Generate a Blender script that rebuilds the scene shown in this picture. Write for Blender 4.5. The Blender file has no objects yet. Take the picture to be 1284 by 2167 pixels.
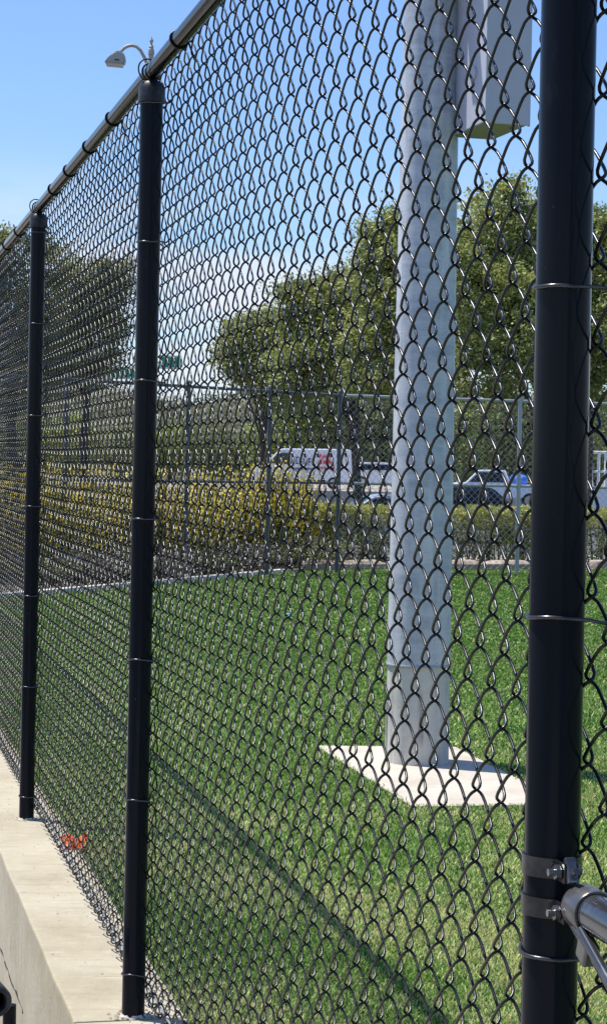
import bpy, bmesh, math, random
import numpy as np
from mathutils import Vector, Matrix
random.seed(7); rng = np.random.default_rng(7)
S = bpy.context.scene
C = S.collection
PI = math.pi
# ------------------------------------------------------------------ camera geometry (used only to survey where things stand)
F = 4250.0; CX = 642.0; CY = 987.6; ROLL = 0.0203; HC = 1.456
def uv(px, py):
    a = px-CX; b = py-CY
    return a*math.cos(ROLL)+b*math.sin(ROLL), b*math.cos(ROLL)-a*math.sin(ROLL)
def P(px, py, d):
    u, v = uv(px, py)
    return Vector((u*d/F, d, HC-v*d/F))
def G(px, py, z=0.0):
    u, v = uv(px, py)
    d = (HC-z)*F/v
    return Vector((u*d/F, d, z))
TH = math.atan(1000/F); CT = math.cos(TH); ST = math.sin(TH)
DIR = Vector((-ST, CT, 0)); NRM = Vector((-CT, -ST, 0))
O1 = Vector((0.2904, 2.279, 0))
def FP(s, n, z): return O1+DIR*s+NRM*n+Vector((0, 0, z))
FROT = math.atan2(CT, -ST)      # rotation of local +X onto DIR
# ------------------------------------------------------------------ object helpers
def link(o, parent=None):
    C.objects.link(o)
    if parent is not None: o.parent = parent
    return o
def tag(o, label=None, cat=None, group=None, kind=None):
    if label: o['label'] = label
    if cat: o['category'] = cat
    if group: o['group'] = group
    if kind: o['kind'] = kind
    return o
def empty(name, loc=(0, 0, 0), rz=0.0):
    o = bpy.data.objects.new(name, None); o.location = loc; o.rotation_euler = (0, 0, rz)
    o.empty_display_size = 0.1
    return link(o)
def from_bm(name, bm, mat, parent=None, smooth=False, loc=None):
    me = bpy.data.meshes.new(name); bm.normal_update(); bm.to_mesh(me); bm.free()
    me.materials.append(mat)
    if smooth:
        me.polygons.foreach_set('use_smooth', [True]*len(me.polygons))
        try: me.set_sharp_from_angle(angle=math.radians(38))
        except Exception: pass
    o = bpy.data.objects.new(name, me)
    if loc is not None: o.location = loc
    return link(o, parent)
def from_np(name, V, Fq, mat, parent=None, attr=None, smooth=False):
    me = bpy.data.meshes.new(name)
    V = np.asarray(V, dtype=np.float32); Fq = np.asarray(Fq, dtype=np.int32)
    k = Fq.shape[1]
    me.vertices.add(len(V)); me.vertices.foreach_set('co', V.ravel())
    me.loops.add(Fq.size); me.loops.foreach_set('vertex_index', Fq.ravel())
    me.polygons.add(len(Fq))
    me.polygons.foreach_set('loop_start', np.arange(0, Fq.size, k, dtype=np.int32))
    me.polygons.foreach_set('loop_total', np.full(len(Fq), k, dtype=np.int32))
    if smooth: me.polygons.foreach_set('use_smooth', np.ones(len(Fq), dtype=bool))
    me.update(calc_edges=True)
    if attr is not None:
        a = me.attributes.new('rnd', 'FLOAT', 'FACE'); a.data.foreach_set('value', np.asarray(attr, dtype=np.float32))
    me.materials.append(mat)
    o = bpy.data.objects.new(name, me)
    return link(o, parent)
def box(bm, lo, hi, M=None, bevel=0):
    c = [(lo[i]+hi[i])/2 for i in range(3)]; s = [abs(hi[i]-lo[i]) for i in range(3)]
    m = Matrix.Translation(c) @ Matrix.Diagonal((s[0], s[1], s[2], 1))
    if M is not None: m = M @ m
    r = bmesh.ops.create_cube(bm, size=1, matrix=m)
    if bevel:
        es = set()
        for v in r['verts']:
            for e in v.link_edges: es.add(e)
        bmesh.ops.bevel(bm, geom=list(es), offset=bevel, segments=2, affect='EDGES', profile=0.6)
def cyl(bm, p0, p1, r0, r1=None, n=16, caps=True):
    p0 = Vector(p0); p1 = Vector(p1); r1 = r0 if r1 is None else r1
    d = p1-p0; L = d.length
    q = d.to_track_quat('Z', 'Y').to_matrix().to_4x4()
    bmesh.ops.create_cone(bm, cap_ends=caps, segments=n, radius1=r0, radius2=r1, depth=L,
                          matrix=Matrix.Translation((p0+p1)/2) @ q)
def lathe(bm, prof, n=24, M=None):
    """prof: list of (r, z); spun about z"""
    rings = []
    M = M or Matrix.Identity(4)
    for r, z in prof:
        rings.append([bm.verts.new(M @ Vector((r*math.cos(2*PI*i/n), r*math.sin(2*PI*i/n), z))) for i in range(n)])
    for a, b in zip(rings, rings[1:]):
        for i in range(n):
            j = (i+1) % n
            bm.faces.new((a[i], a[j], b[j], b[i]))
    for ring, rev in ((rings[0], True), (rings[-1], False)):
        bm.faces.new(list(reversed(ring)) if rev else ring)
def tube_np(path, r, sides, closed=False):
    """sweep a circle along path (N,3); returns verts, quads"""
    p = np.asarray(path, dtype=float); N = len(p)
    if closed:
        t = np.roll(p, -1, 0)-np.roll(p, 1, 0)
    else:
        t = np.gradient(p, axis=0)
    t /= np.linalg.norm(t, axis=1)[:, None]+1e-12
    ref = np.tile(np.array([0.13, 0.21, 0.97]), (N, 1))
    bad = np.abs((t*ref).sum(1)) > 0.93
    # parallel transport
    nrm = np.zeros_like(p)
    a = np.cross(t[0], [0.3, 1.0, 0.1] if abs(t[0][2]) > 0.8 else [0.0, 0.1, 1.0]); a /= np.linalg.norm(a); nrm[0] = a
    for i in range(1, N):
        a = nrm[i-1]-t[i]*np.dot(nrm[i-1], t[i]); nrm[i] = a/(np.linalg.norm(a)+1e-12)
    bn = np.cross(t, nrm)
    ang = np.arange(sides)*2*PI/sides
    rr = np.broadcast_to(np.asarray(r, dtype=float), (N,))
    V = p[:, None, :]+rr[:, None, None]*(nrm[:, None, :]*np.cos(ang)[None, :, None]+bn[:, None, :]*np.sin(ang)[None, :, None])
    V = V.reshape(-1, 3)
    i = np.arange(N if closed else N-1)[:, None]*sides; j = np.arange(sides)[None, :]; j2 = (j+1) % sides
    nx = (i+sides) % (N*sides)
    Q = np.stack([i+j, i+j2, nx+j2, nx+j], -1).reshape(-1, 4)
    return V, Q
class Acc:
    def __init__(s): s.V = []; s.Q = []; s.n = 0; s.A = []
    def add(s, V, Q, a=None):
        s.V.append(V); s.Q.append(np.asarray(Q)+s.n); s.n += len(V)
        if a is not None: s.A.append(a)
    def tube(s, path, r, sides=6, closed=False):
        V, Q = tube_np(path, r, sides, closed); s.add(V, Q)
    def build(s, name, mat, parent=None, smooth=True):
        return from_np(name, np.concatenate(s.V), np.concatenate(s.Q), mat, parent,
                       np.concatenate(s.A) if s.A else None, smooth)
def sheet(name, pts, z, mat, parent=None, thick=None):
    bm = bmesh.new()
    top = [bm.verts.new((p[0], p[1], z)) for p in pts]
    f = bm.faces.new(top)
    if f.normal.z < 0: f.normal_flip()
    if thick:
        bot = [bm.verts.new((p[0], p[1], z-thick)) for p in pts]
        bm.faces.new(list(reversed(bot)))
        for i in range(len(pts)):
            j = (i+1) % len(pts)
            bm.faces.new((top[i], bot[i], bot[j], top[j]))
        bmesh.ops.recalc_face_normals(bm, faces=bm.faces)
    return from_bm(name, bm, mat, parent)
# ------------------------------------------------------------------ materials
def mat(name, col, rough=0.6, metal=0.0, noise=None, bump=None, ramp=None, spec=0.5, coat=0.0, attr=None, transl=0.0, vary=None, emit=None):
    m = bpy.data.materials.new(name); m.use_nodes = True
    nt = m.node_tree; N = nt.nodes; L = nt.links
    b = N['Principled BSDF']
    b.inputs['Base Color'].default_value = (*col, 1); b.inputs['Roughness'].default_value = rough
    b.inputs['Metallic'].default_value = metal
    b.inputs['Specular IOR Level'].default_value = spec
    b.inputs['Coat Weight'].default_value = coat; b.inputs['Coat Roughness'].default_value = 0.12
    tc = N.new('ShaderNodeTexCoord')
    def noise_node(scale, detail=6, rough_=0.6, stretch=None):
        n = N.new('ShaderNodeTexNoise'); n.inputs['Scale'].default_value = scale; n.inputs['Detail'].default_value = detail
        n.inputs['Roughness'].default_value = rough_
        if stretch:
            mp = N.new('ShaderNodeMapping'); mp.inputs['Scale'].default_value = stretch
            L.new(tc.outputs['Object'], mp.inputs['Vector']); L.new(mp.outputs['Vector'], n.inputs['Vector'])
        else: L.new(tc.outputs['Object'], n.inputs['Vector'])
        return n
    out = None
    def ramp_node(stops, fac):
        r = N.new('ShaderNodeValToRGB'); e = r.color_ramp.elements
        while len(e) < len(stops): e.new(0.5)
        for k, (p, c) in enumerate(stops): e[k].position = p; e[k].color = (*c, 1)
        L.new(fac, r.inputs['Fac']); return r.outputs['Color']
    if attr:
        a = N.new('ShaderNodeAttribute'); a.attribute_name = 'rnd'
        out = ramp_node(attr, a.outputs['Fac'])
    elif ramp:
        n = noise_node(*ramp[0]); out = ramp_node(ramp[1], n.outputs['Fac'])
    if vary:    # list of (noise args, colour, lo, hi) mixes
        for args, c2, lo, hi in vary:
            n = noise_node(*args)
            mr = N.new('ShaderNodeMapRange'); mr.inputs['From Min'].default_value = lo; mr.inputs['From Max'].default_value = hi
            L.new(n.outputs['Fac'], mr.inputs['Value'])
            mx = N.new('ShaderNodeMix'); mx.data_type = 'RGBA'
            L.new(mr.outputs['Result'], mx.inputs['Factor'])
            if out is None: mx.inputs['A'].default_value = (*col, 1)
            else: L.new(out, mx.inputs['A'])
            mx.inputs['B'].default_value = (*c2, 1); out = mx.outputs['Result']
    if out is not None: L.new(out, b.inputs['Base Color'])
    if bump:
        prev = None
        for args, dist in bump:
            n = noise_node(*args); bp = N.new('ShaderNodeBump'); bp.inputs['Strength'].default_value = 1.0
            bp.inputs['Distance'].default_value = dist
            L.new(n.outputs['Fac'], bp.inputs['Height'])
            if prev is not None: L.new(prev, bp.inputs['Normal'])
            prev = bp.outputs['Normal']
        L.new(prev, b.inputs['Normal'])
    if transl:
        t = N.new('ShaderNodeBsdfTranslucent'); ms = N.new('ShaderNodeMixShader'); ms.inputs['Fac'].default_value = transl
        if out is not None: L.new(out, t.inputs['Color'])
        else: t.inputs['Color'].default_value = (*col, 1)
        L.new(b.outputs[0], ms.inputs[1]); L.new(t.outputs[0], ms.inputs[2])
        L.new(ms.outputs[0], N['Material Output'].inputs['Surface'])
    if noise:   # roughness variation
        n = noise_node(*noise[0]); mr = N.new('ShaderNodeMapRange')
        mr.inputs['To Min'].default_value = noise[1]; mr.inputs['To Max'].default_value = noise[2]
        L.new(n.outputs['Fac'], mr.inputs['Value']); L.new(mr.outputs['Result'], b.inputs['Roughness'])
    return m
M = {}
M['vinyl'] = mat('black_vinyl_wire', (0.006, 0.006, 0.007), 0.22, spec=0.30, noise=((60,), 0.17, 0.34), vary=[((35, 4, .6), (0.03, 0.029, 0.028), 0.58, 0.75)])
M['post'] = mat('black_coated_post', (0.009, 0.011, 0.015), 0.12, spec=0.08, noise=((9, 6, .6, (1, 1, .25)), 0.06, 0.22),
                vary=[((24, 8, .7, (1, 1, .35)), (0.028, 0.031, 0.036), 0.60, 0.85), ((160, 4, .6, (1, 1, .3)), (0.16, 0.17, 0.18), 0.70, 0.80)],
                bump=[((40, 4, .5, (1, 1, .2)), 0.0004)])
M['cap'] = mat('dusty_black_cap', (0.012, 0.014, 0.016), 0.45, spec=.35, vary=[((30,), (0.07, 0.073, 0.07), 0.45, 0.78)])
M['rail'] = mat('black_rail', (0.004, 0.004, 0.004), 0.13, spec=0.07, vary=[((14, 6, .7), (0.02, 0.019, 0.018), 0.5, 0.85)])
M['brightwire'] = mat('aluminium_tie_wire', (0.06, 0.063, 0.068), 0.26, metal=0.6)
M['band'] = mat('worn_band', (0.008, 0.008, 0.008), 0.3, spec=0.6, vary=[((25,), (0.06, 0.057, 0.055), 0.5, 0.8)])
M['cup'] = mat('worn_rail_cup', (0.13, 0.13, 0.13), 0.3, metal=0.6, vary=[((30, 8, .7), (0.30, 0.25, 0.25), 0.48, 0.8)])
M['brace_rail'] = mat('brace_rail', (0.10, 0.105, 0.115), 0.18, metal=0.75, vary=[((12, 6, .7), (0.33, 0.33, 0.35), 0.48, 0.8)])
M['galv'] = mat('galvanised_wire', (0.36, 0.37, 0.38), 0.45, metal=0.5)
M['galvpost'] = mat('galvanised_post', (0.36, 0.38, 0.40), 0.45, metal=0.4)
M['pole'] = mat('galvanised_pole', (0.50, 0.53, 0.57), 0.55, metal=0.15, noise=((3, 6, .6, (1, 1, .2)), .42, .62),
                vary=[((5, 8, .65, (1, 1, 3.5)), (0.33, 0.37, 0.42), 0.42, 0.66), ((11, 6, .6, (1, 1, .12)), (0.66, 0.67, 0.68), 0.50, 0.70),
                      ((70, 5, .6, (.6, .6, 3)), (0.34, 0.37, 0.40), 0.56, 0.70)],
                bump=[((30, 5, .6, (1, 1, 4)), 0.0006)])
M['base'] = mat('grey_pole_base', (0.56, 0.545, 0.49), 0.8,
                vary=[((6, 8, .65), (0.42, 0.41, 0.38), 0.42, 0.75), ((40, 8, .7), (0.36, 0.36, 0.35), 0.58, 0.8), ((22, 4, .5, (1, 1, .1)), (0.18, 0.18, 0.18), 0.62, 0.75)],
                bump=[((60, 6), 0.001)])
M['pad'] = mat('pale_concrete', (0.51, 0.46, 0.38), 0.85, vary=[((3, 8, .75), (0.38, 0.33, 0.26), 0.45, 0.72), ((14, 8, .8), (0.33, 0.29, 0.23), 0.58, 0.74), ((60, 8, .7), (0.36, 0.32, 0.26), 0.6, 0.8)], bump=[((90, 6), 0.001)])
M['walltop'] = mat('sunlit_concrete_wall', (0.45, 0.40, 0.29), 0.9,
                vary=[((2.2, 8, .7), (0.35, 0.30, 0.20), 0.42, 0.66), ((14, 8, .7), (0.51, 0.46, 0.36), 0.55, 0.8),
                      ((5, 9, .8, (.5, 4.5, 1)), (0.30, 0.25, 0.16), 0.53, 0.70), ((26, 6, .75), (0.25, 0.20, 0.14), 0.66, 0.74), ((7, 8, .8, (.7, 3, 1)), (0.56, 0.52, 0.43), 0.56, 0.72), ((140, 4, .7), (0.30, 0.26, 0.21), 0.64, 0.80),
                      ((3, 8, .7, (1, 1, 6)), (0.36, 0.33, 0.28), 0.55, 0.85)],
                bump=[((8, 8, .7), 0.006), ((90, 6, .8), 0.003)])
M['turf'] = mat('turf_backing', (0.07, 0.14, 0.03), 0.95, vary=[((1.3, 8, .7), (0.16, 0.18, 0.06), 0.5, 0.75), ((80, 4, .7), (0.015, 0.035, 0.01), 0.5, 0.7)])
G1, G2, G3, TAN = (0.03, 0.075, 0.014), (0.17, 0.32, 0.045), (0.46, 0.63, 0.16), (0.70, 0.56, 0.28)
M['blade'] = mat('turf_blade', (0.04, 0.13, 0.03), 0.5, attr=[(0, G1), (0.4, G2), (0.72, G3), (0.86, (0.60, 0.68, 0.26)), (1, TAN)], transl=0.3, spec=0.35)
M['soil'] = mat('planting_bed_soil', (0.36, 0.30, 0.25), 0.95, vary=[((5, 8, .8), (0.22, 0.18, 0.15), 0.45, 0.6), ((30, 6, .8), (0.34, 0.30, 0.25), 0.6, 0.75)], bump=[((12, 8), 0.03)])
M['asphalt'] = mat('asphalt', (0.07, 0.07, 0.072), 0.9, vary=[((0.4, 8), (0.10, 0.10, 0.10), 0.45, 0.7)])
M['roadc'] = mat('pale_road', (0.33, 0.30, 0.26), 0.9, vary=[((0.3, 8), (0.26, 0.24, 0.21), 0.45, 0.7)])
M['retain'] = mat('beige_retaining_wall', (0.46, 0.41, 0.34), 0.9, vary=[((0.6, 8), (0.36, 0.32, 0.27), 0.45, 0.7)])
M['paving'] = mat('walkway_concrete', (0.38, 0.35, 0.31), 0.9, vary=[((2, 8), (0.30, 0.28, 0.25), 0.45, 0.7)])
M['stone'] = mat('pinkish_border_stone', (0.42, 0.34, 0.27), 0.9, vary=[((6, 8, .7), (0.27, 0.21, 0.17), 0.45, 0.7)], bump=[((10, 8), 0.02)])
M['kerb'] = mat('white_kerb', (0.58, 0.55, 0.50), 0.85, vary=[((4, 8), (0.40, 0.37, 0.33), 0.5, 0.75)])
M['hill'] = mat('dry_hill', (0.24, 0.22, 0.13), 0.95, vary=[((0.12, 8, .7), (0.13, 0.14, 0.07), 0.42, 0.6)])
M['bark'] = mat('bark', (0.10, 0.075, 0.055), 0.9, vary=[((8, 6, .6, (1, 1, .3)), (0.05, 0.04, 0.03), 0.4, 0.6)], bump=[((14, 6, .6, (1, 1, .2)), 0.02)])
def leafm(name, a, b, c, d, tr=0.3):
    return mat(name, b, 0.55, attr=[(0, a), (0.35, b), (0.75, c), (1, d)], transl=tr, spec=0.4)
M['leaf1'] = leafm('olive_tree_leaf', (0.05, 0.065, 0.03), (0.20, 0.24, 0.07), (0.50, 0.52, 0.17), (0.80, 0.74, 0.38), 0.34)
M['leaf2'] = leafm('dull_green_leaf', (0.05, 0.065, 0.03), (0.16, 0.19, 0.07), (0.33, 0.35, 0.14), (0.54, 0.50, 0.26))
M['leaf3'] = leafm('hedge_leaf', (0.06, 0.08, 0.02), (0.20, 0.24, 0.05), (0.44, 0.44, 0.10), (0.66, 0.56, 0.20))
M['leaf4'] = leafm('bank_shrub_leaf', (0.05, 0.08, 0.02), (0.22, 0.28, 0.07), (0.42, 0.46, 0.14), (0.58, 0.56, 0.24))
M['yellow'] = leafm('yellow_flower', (0.34, 0.32, 0.06), (0.72, 0.60, 0.10), (0.85, 0.66, 0.05), (0.96, 0.86, 0.38))
M['drystem'] = leafm('dry_twig', (0.14, 0.12, 0.10), (0.32, 0.27, 0.22), (0.50, 0.44, 0.37), (0.68, 0.62, 0.54), 0.0)
M['scrub'] = leafm('hillside_leaf', (0.08, 0.085, 0.05), (0.20, 0.20, 0.12), (0.34, 0.33, 0.20), (0.50, 0.47, 0.33))  # pale grey-tan leaves, distance haze put into the colour
M['farpost'] = mat('dark_grey_post', (0.07, 0.08, 0.09), 0.5)
M['pink'] = leafm('pinkish_flower', (0.18, 0.13, 0.14), (0.34, 0.27, 0.29), (0.56, 0.48, 0.50), (0.74, 0.68, 0.68))
M['white'] = mat('white_paint', (0.80, 0.80, 0.80), 0.3, coat=0.5)
M['silver'] = mat('silver_paint', (0.48, 0.50, 0.53), 0.28, metal=0.5, coat=0.5)
M['black'] = mat('black_paint', (0.015, 0.018, 0.025), 0.22, coat=0.6)
M['redp'] = mat('red_mark', (0.60, 0.03, 0.04), 0.4)
M['navy'] = mat('navy_mark', (0.03, 0.04, 0.14), 0.4)
M['bluep'] = mat('blue_tarp', (0.03, 0.16, 0.60), 0.55, bump=[((6, 5), 0.03)])
M['glass'] = mat('dark_glass', (0.02, 0.025, 0.03), 0.08, spec=0.8)
M['rubber'] = mat('rubber', (0.015, 0.015, 0.015), 0.8)
M['hub'] = mat('hub', (0.4, 0.4, 0.41), 0.35, metal=0.7)
M['chrome'] = mat('headlamp', (0.7, 0.7, 0.7), 0.15, metal=0.4)
M['sign'] = mat('green_sign', (0.02, 0.22, 0.15), 0.5)
M['signpost'] = mat('sign_gantry', (0.38, 0.39, 0.40), 0.5, metal=0.4)
M['cabinet'] = mat('grey_cabinet', (0.46, 0.47, 0.53), 0.45, vary=[((3, 6, .6, (1, 1, .3)), (0.40, 0.41, 0.47), 0.4, 0.7), ((50, 6, .6, (1, 1, .15)), (0.34, 0.35, 0.38), 0.66, 0.8)])
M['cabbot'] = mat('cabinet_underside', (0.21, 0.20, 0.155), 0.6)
M['lampgrey'] = mat('lamp_housing', (0.38, 0.36, 0.32), 0.5)
M['lamplens'] = mat('lamp_lens', (0.55, 0.52, 0.46), 0.35)
M['dark'] = mat('dark_gap', (0.01, 0.01, 0.01), 0.8)
M['orange'] = mat('orange_plastic', (1.0, 0.26, 0.05), 0.5, transl=0.3)
M['blueplastic'] = mat('blue_plastic', (0.05, 0.35, 0.55), 0.5)
# ------------------------------------------------------------------ world, sun, camera
SUNH = Vector((-0.91, 0.41, 0)).normalized(); EL = math.radians(68)
w = bpy.data.worlds.new('World'); S.world = w; w.use_nodes = True
nt = w.node_tree; N = nt.nodes; L = nt.links
sky = N.new('ShaderNodeTexSky'); sky.sky_type = 'NISHITA'; sky.sun_disc = False
sky.sun_elevation = EL; sky.sun_rotation = math.atan2(SUNH.x, SUNH.y); sky.altitude = 0; sky.air_density = 1.0; sky.dust_density = 0.3; sky.ozone_density = 3.5
bg = N['Background']; bg.inputs['Strength'].default_value = 0.118
tc = N.new('ShaderNodeTexCoord')
mp = N.new('ShaderNodeMapping'); mp.inputs['Scale'].default_value = (2.2, 2.2, 9.0); mp.inputs['Location'].default_value = (0.35, 0.2, 0.1)
nz = N.new('ShaderNodeTexNoise'); nz.inputs['Scale'].default_value = 2.6; nz.inputs['Detail'].default_value = 8; nz.inputs['Roughness'].default_value = 0.55
L.new(tc.outputs['Generated'], mp.inputs['Vector']); L.new(mp.outputs['Vector'], nz.inputs['Vector'])
sep = N.new('ShaderNodeSeparateXYZ'); L.new(tc.outputs['Generated'], sep.inputs[0])
# clouds lie in a low band above the horizon
m1 = N.new('ShaderNodeMapRange'); m1.interpolation_type = 'SMOOTHSTEP'
m1.inputs['From Min'].default_value = 0.165; m1.inputs['From Max'].default_value = 0.07
L.new(sep.outputs['Z'], m1.inputs['Value'])
m2 = N.new('ShaderNodeMapRange'); m2.inputs['From Min'].default_value = 0.42; m2.inputs['From Max'].default_value = 0.60
L.new(nz.outputs['Fac'], m2.inputs['Value'])
mu = N.new('ShaderNodeMath'); mu.operation = 'MULTIPLY'; L.new(m1.outputs[0], mu.inputs[0]); L.new(m2.outputs[0], mu.inputs[1])
mu2 = N.new('ShaderNodeMath'); mu2.operation = 'MULTIPLY'; mu2.inputs[1].default_value = 0.85; L.new(mu.outputs[0], mu2.inputs[0])
mix = N.new('ShaderNodeMix'); mix.data_type = 'RGBA'
tint = N.new('ShaderNodeMix'); tint.data_type = 'RGBA'; tint.blend_type = 'MULTIPLY'; tint.inputs['Factor'].default_value = 1
tint.inputs['B'].default_value = (0.80, 0.90, 1.10, 1); L.new(sky.outputs[0], tint.inputs['A'])
L.new(mu2.outputs[0], mix.inputs['Factor']); L.new(tint.outputs['Result'], mix.inputs['A']); mix.inputs['B'].default_value = (5.6, 5.8, 6.6, 1)
L.new(mix.outputs['Result'], bg.inputs['Color'])
sun = bpy.data.lights.new('sun', 'SUN'); sun.energy = 4.8; sun.angle = math.radians(0.53); sun.color = (1.0, 0.955, 0.88)
so = link(bpy.data.objects.new('sun', sun))
sd = Vector((SUNH.x*math.cos(EL), SUNH.y*math.cos(EL), math.sin(EL)))
so.rotation_euler = sd.to_track_quat('Z', 'Y').to_euler()
cam = bpy.data.cameras.new('camera'); co = link(bpy.data.objects.new('camera', cam)); S.camera = co
cam.sensor_fit = 'VERTICAL'; cam.sensor_height = 24; cam.sensor_width = 24; cam.lens = F/2167*24
cam.clip_start = 0.05; cam.clip_end = 4000
co.matrix_world = Matrix.Translation((0, 0, HC)) @ Matrix.Rotation(PI/2, 4, 'X') @ Matrix.Rotation(ROLL, 4, 'Z')
cam.shift_y = -(1083.5-CY)/2167
S.view_settings.view_transform = 'Standard'; S.view_settings.look = 'None'; S.view_settings.gamma = 1
S.view_settings.exposure = 0.44
S.cycles.max_bounces = 8; S.cycles.use_denoising = True
# ------------------------------------------------------------------ perpendicular offsets of the wall edges
def perp(p): return (Vector((p[0], p[1], 0))-O1).dot(NRM)
n_near = (perp(G(0, 1806))+perp(G(160, 2167)))/2
n_far = (perp(G(78, 1662))+perp(G(405, 2160)))/2
print('wall offsets', n_near, n_far)
S0, S1 = -3.6, 26.0       # extent of fence along its line
ZL = -0.70               # level of the lower car park
# ------------------------------------------------------------------ the setting
def structure(o): o['kind'] = 'structure'; return o
structure(sheet('ground', [(-600, -60), (600, -60), (600, 2500), (-600, 2500)], ZL, M['asphalt']))
wp = [FP(-14, n_near-0.002, 0), FP(40, n_near-0.002, 0), FP(40, n_near+6, 0), FP(-14, n_near+6, 0)]
structure(sheet('walkway', wp, -0.62, M['paving']))
# turf field
kA = G(125, 1250); kB = G(330, 1234); kC = G(589, 1209)
kd = (kC-kA).normalized()
corner = kC+kd*0.9
right = G(1284, 1203)
rdir = (right-corner).normalized()
kFar = kA-kd*16
turf_pts = [FP(-4, n_far-0.002, 0), FP(24, n_far-0.002, 0)]
turf_poly = [FP(-5, n_far-0.003, 0), FP(13.0, n_far-0.003, 0), kA-kd*5, kC, corner, corner+rdir*16, Vector((14, -2, 0))]
ZT = -0.02
structure(sheet('turf_base', turf_poly, ZT, M['turf'], thick=0.66))
# planting bed behind the border
bed = [kA-kd*5+Vector((-.02, .02, 0)), kC+Vector((-.02, .02, 0)), corner+Vector((0, .03, 0)), corner+rdir*30, corner+rdir*30+Vector((0, 4.3, 0)), corner+Vector((0, 4.6, 0)),
       corner+Vector((-4.2, 3.6, 0)), kA-kd*5+Vector((-9, 4, 0))]
structure(sheet('planting_bed', bed, 0.0, M['soil'], thick=0.69))
# raised road far behind with a beige retaining wall in front of it
structure(sheet('road', [(-90, 100.35), (90, 100.35), (110, 175), (-110, 175)], 0.2, M['roadc'], thick=0.88))
bm = bmesh.new(); box(bm, (-90, 100, ZL-.02), (90, 100.34, 0.30), bevel=0.03)
tag(from_bm('retaining_wall', bm, M['retain']), 'long low beige retaining wall at the car park behind the hedge', 'wall')
# kerb line on the left of the turf
structure((lambda o: o)(sheet('kerb', [kA-kd*5+Vector((.01, 0, 0)), kC+Vector((.01, 0, 0)), kC+Vector((.14, -.04, 0)), kA-kd*5+Vector((.14, -.04, 0))], 0.035, M['kerb'], thick=0.6)))
# hill
bm = bmesh.new()
nx, ny = 60, 24
vs = []
for j in range(ny):
    row = []
    for i in range(nx):
        x = -220+i*440/(nx-1); y = 172+j*9
        up = 1-math.exp(-j*0.22)
        left = 1/(1+math.exp((x+4)/9))
        z = 0.15+up*(6.5+6.5*left+1.6*math.sin(x*.11+1)+1.1*math.sin(x*.31+j*.4))*(0.9)
        if j == 0: z = 0.1
        row.append(bm.verts.new((x, y, z)))
    vs.append(row)
for j in range(ny-1):
    for i in range(nx-1): bm.faces.new((vs[j][i], vs[j][i+1], vs[j+1][i+1], vs[j+1][i]))
structure(from_bm('hill', bm, M['hill'], smooth=True))
# concrete pad under the light pole
pl = G(668, 1581, ZT); pn = G(872, 1711, ZT); pr = G(963, 1584, ZT); pq = G(1107, 1645, ZT)
e1 = (pn-pl)
dpar = DIR*-1
Lp = e1.length
wv = (pr-pl)
pad = [pl, pr, pr+dpar*Lp*1.0, pn]
ang = math.atan2(e1.y, e1.x)
pad = [pl, pr, G(1203, 1706, ZT), pn]
o = sheet('concrete_pad', pad, -0.011, M['pad'], thick=0.5); structure(o)
padz = -0.011
# ------------------------------------------------------------------ concrete wall under the fence
bm = bmesh.new()
def wall_seg(a, b):
    M4 = Matrix.Translation(O1) @ Matrix(((DIR.x, NRM.x, 0, 0), (DIR.y, NRM.y, 0, 0), (0, 0, 1, 0), (0, 0, 0, 1)))
    box(bm, (a, n_far, ZL-0.05), (b, n_near, 0), M4, bevel=0.008)
sj = (G(200, 2161)-O1).dot(DIR)
wall_seg(-6, sj-0.004); wall_seg(sj+0.004, sj+9.2); wall_seg(sj+9.21, 34)
bmesh.ops.subdivide_edges(bm, edges=[e for e in bm.edges if e.calc_length() > 2], cuts=40, use_grid_fill=True)
for v in bm.verts:
    h = math.sin(v.co.y*9.1)*.5+math.sin(v.co.y*23.7+v.co.z*5)*.35
    v.co += NRM*(0.0035*h)
wall = from_bm('concrete_wall', bm, M['walltop'])
tag(wall, 'low sunlit beige concrete wall with a flat top carrying the black fence', 'wall')
acc = Acc(); random.seed(5)
for s_, k_ in ((s_0, k_0) for s_0, k_0 in ((3.10, 60), (6.05, 60), (0.0, 20))):
    for _ in range(k_):
        a_ = random.uniform(0, 2*PI); q_ = .034+abs(random.gauss(0, .022)); p_ = FP(s_+q_*math.cos(a_), q_*math.sin(a_), .002)
        r_ = random.uniform(.0012, .0042)
        V = np.array([[p_.x-r_, p_.y-r_, .001], [p_.x+r_*1.3, p_.y-r_*.7, .001], [p_.x+r_, p_.y+r_, .001+r_*.8], [p_.x-r_*.6, p_.y+r_*1.2, .001+r_*.6]])
        acc.add(V, np.array([[0, 1, 2, 3]]))
for _ in range(260):
    p_ = FP(random.uniform(2.2, 11), random.uniform(n_far+.02, n_near-.01), .001); r_ = random.uniform(.001, .0028)
    acc.add(np.array([[p_.x-r_, p_.y-r_, .0012], [p_.x+r_*1.6, p_.y-r_*.5, .0012], [p_.x+r_, p_.y+r_, .0012+r_*.5], [p_.x-r_, p_.y+r_*1.4, .0012]]), np.array([[0, 1, 2, 3]]))
acc.build('grit', M['soil'], wall, smooth=False)['kind'] = 'stuff'
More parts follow.
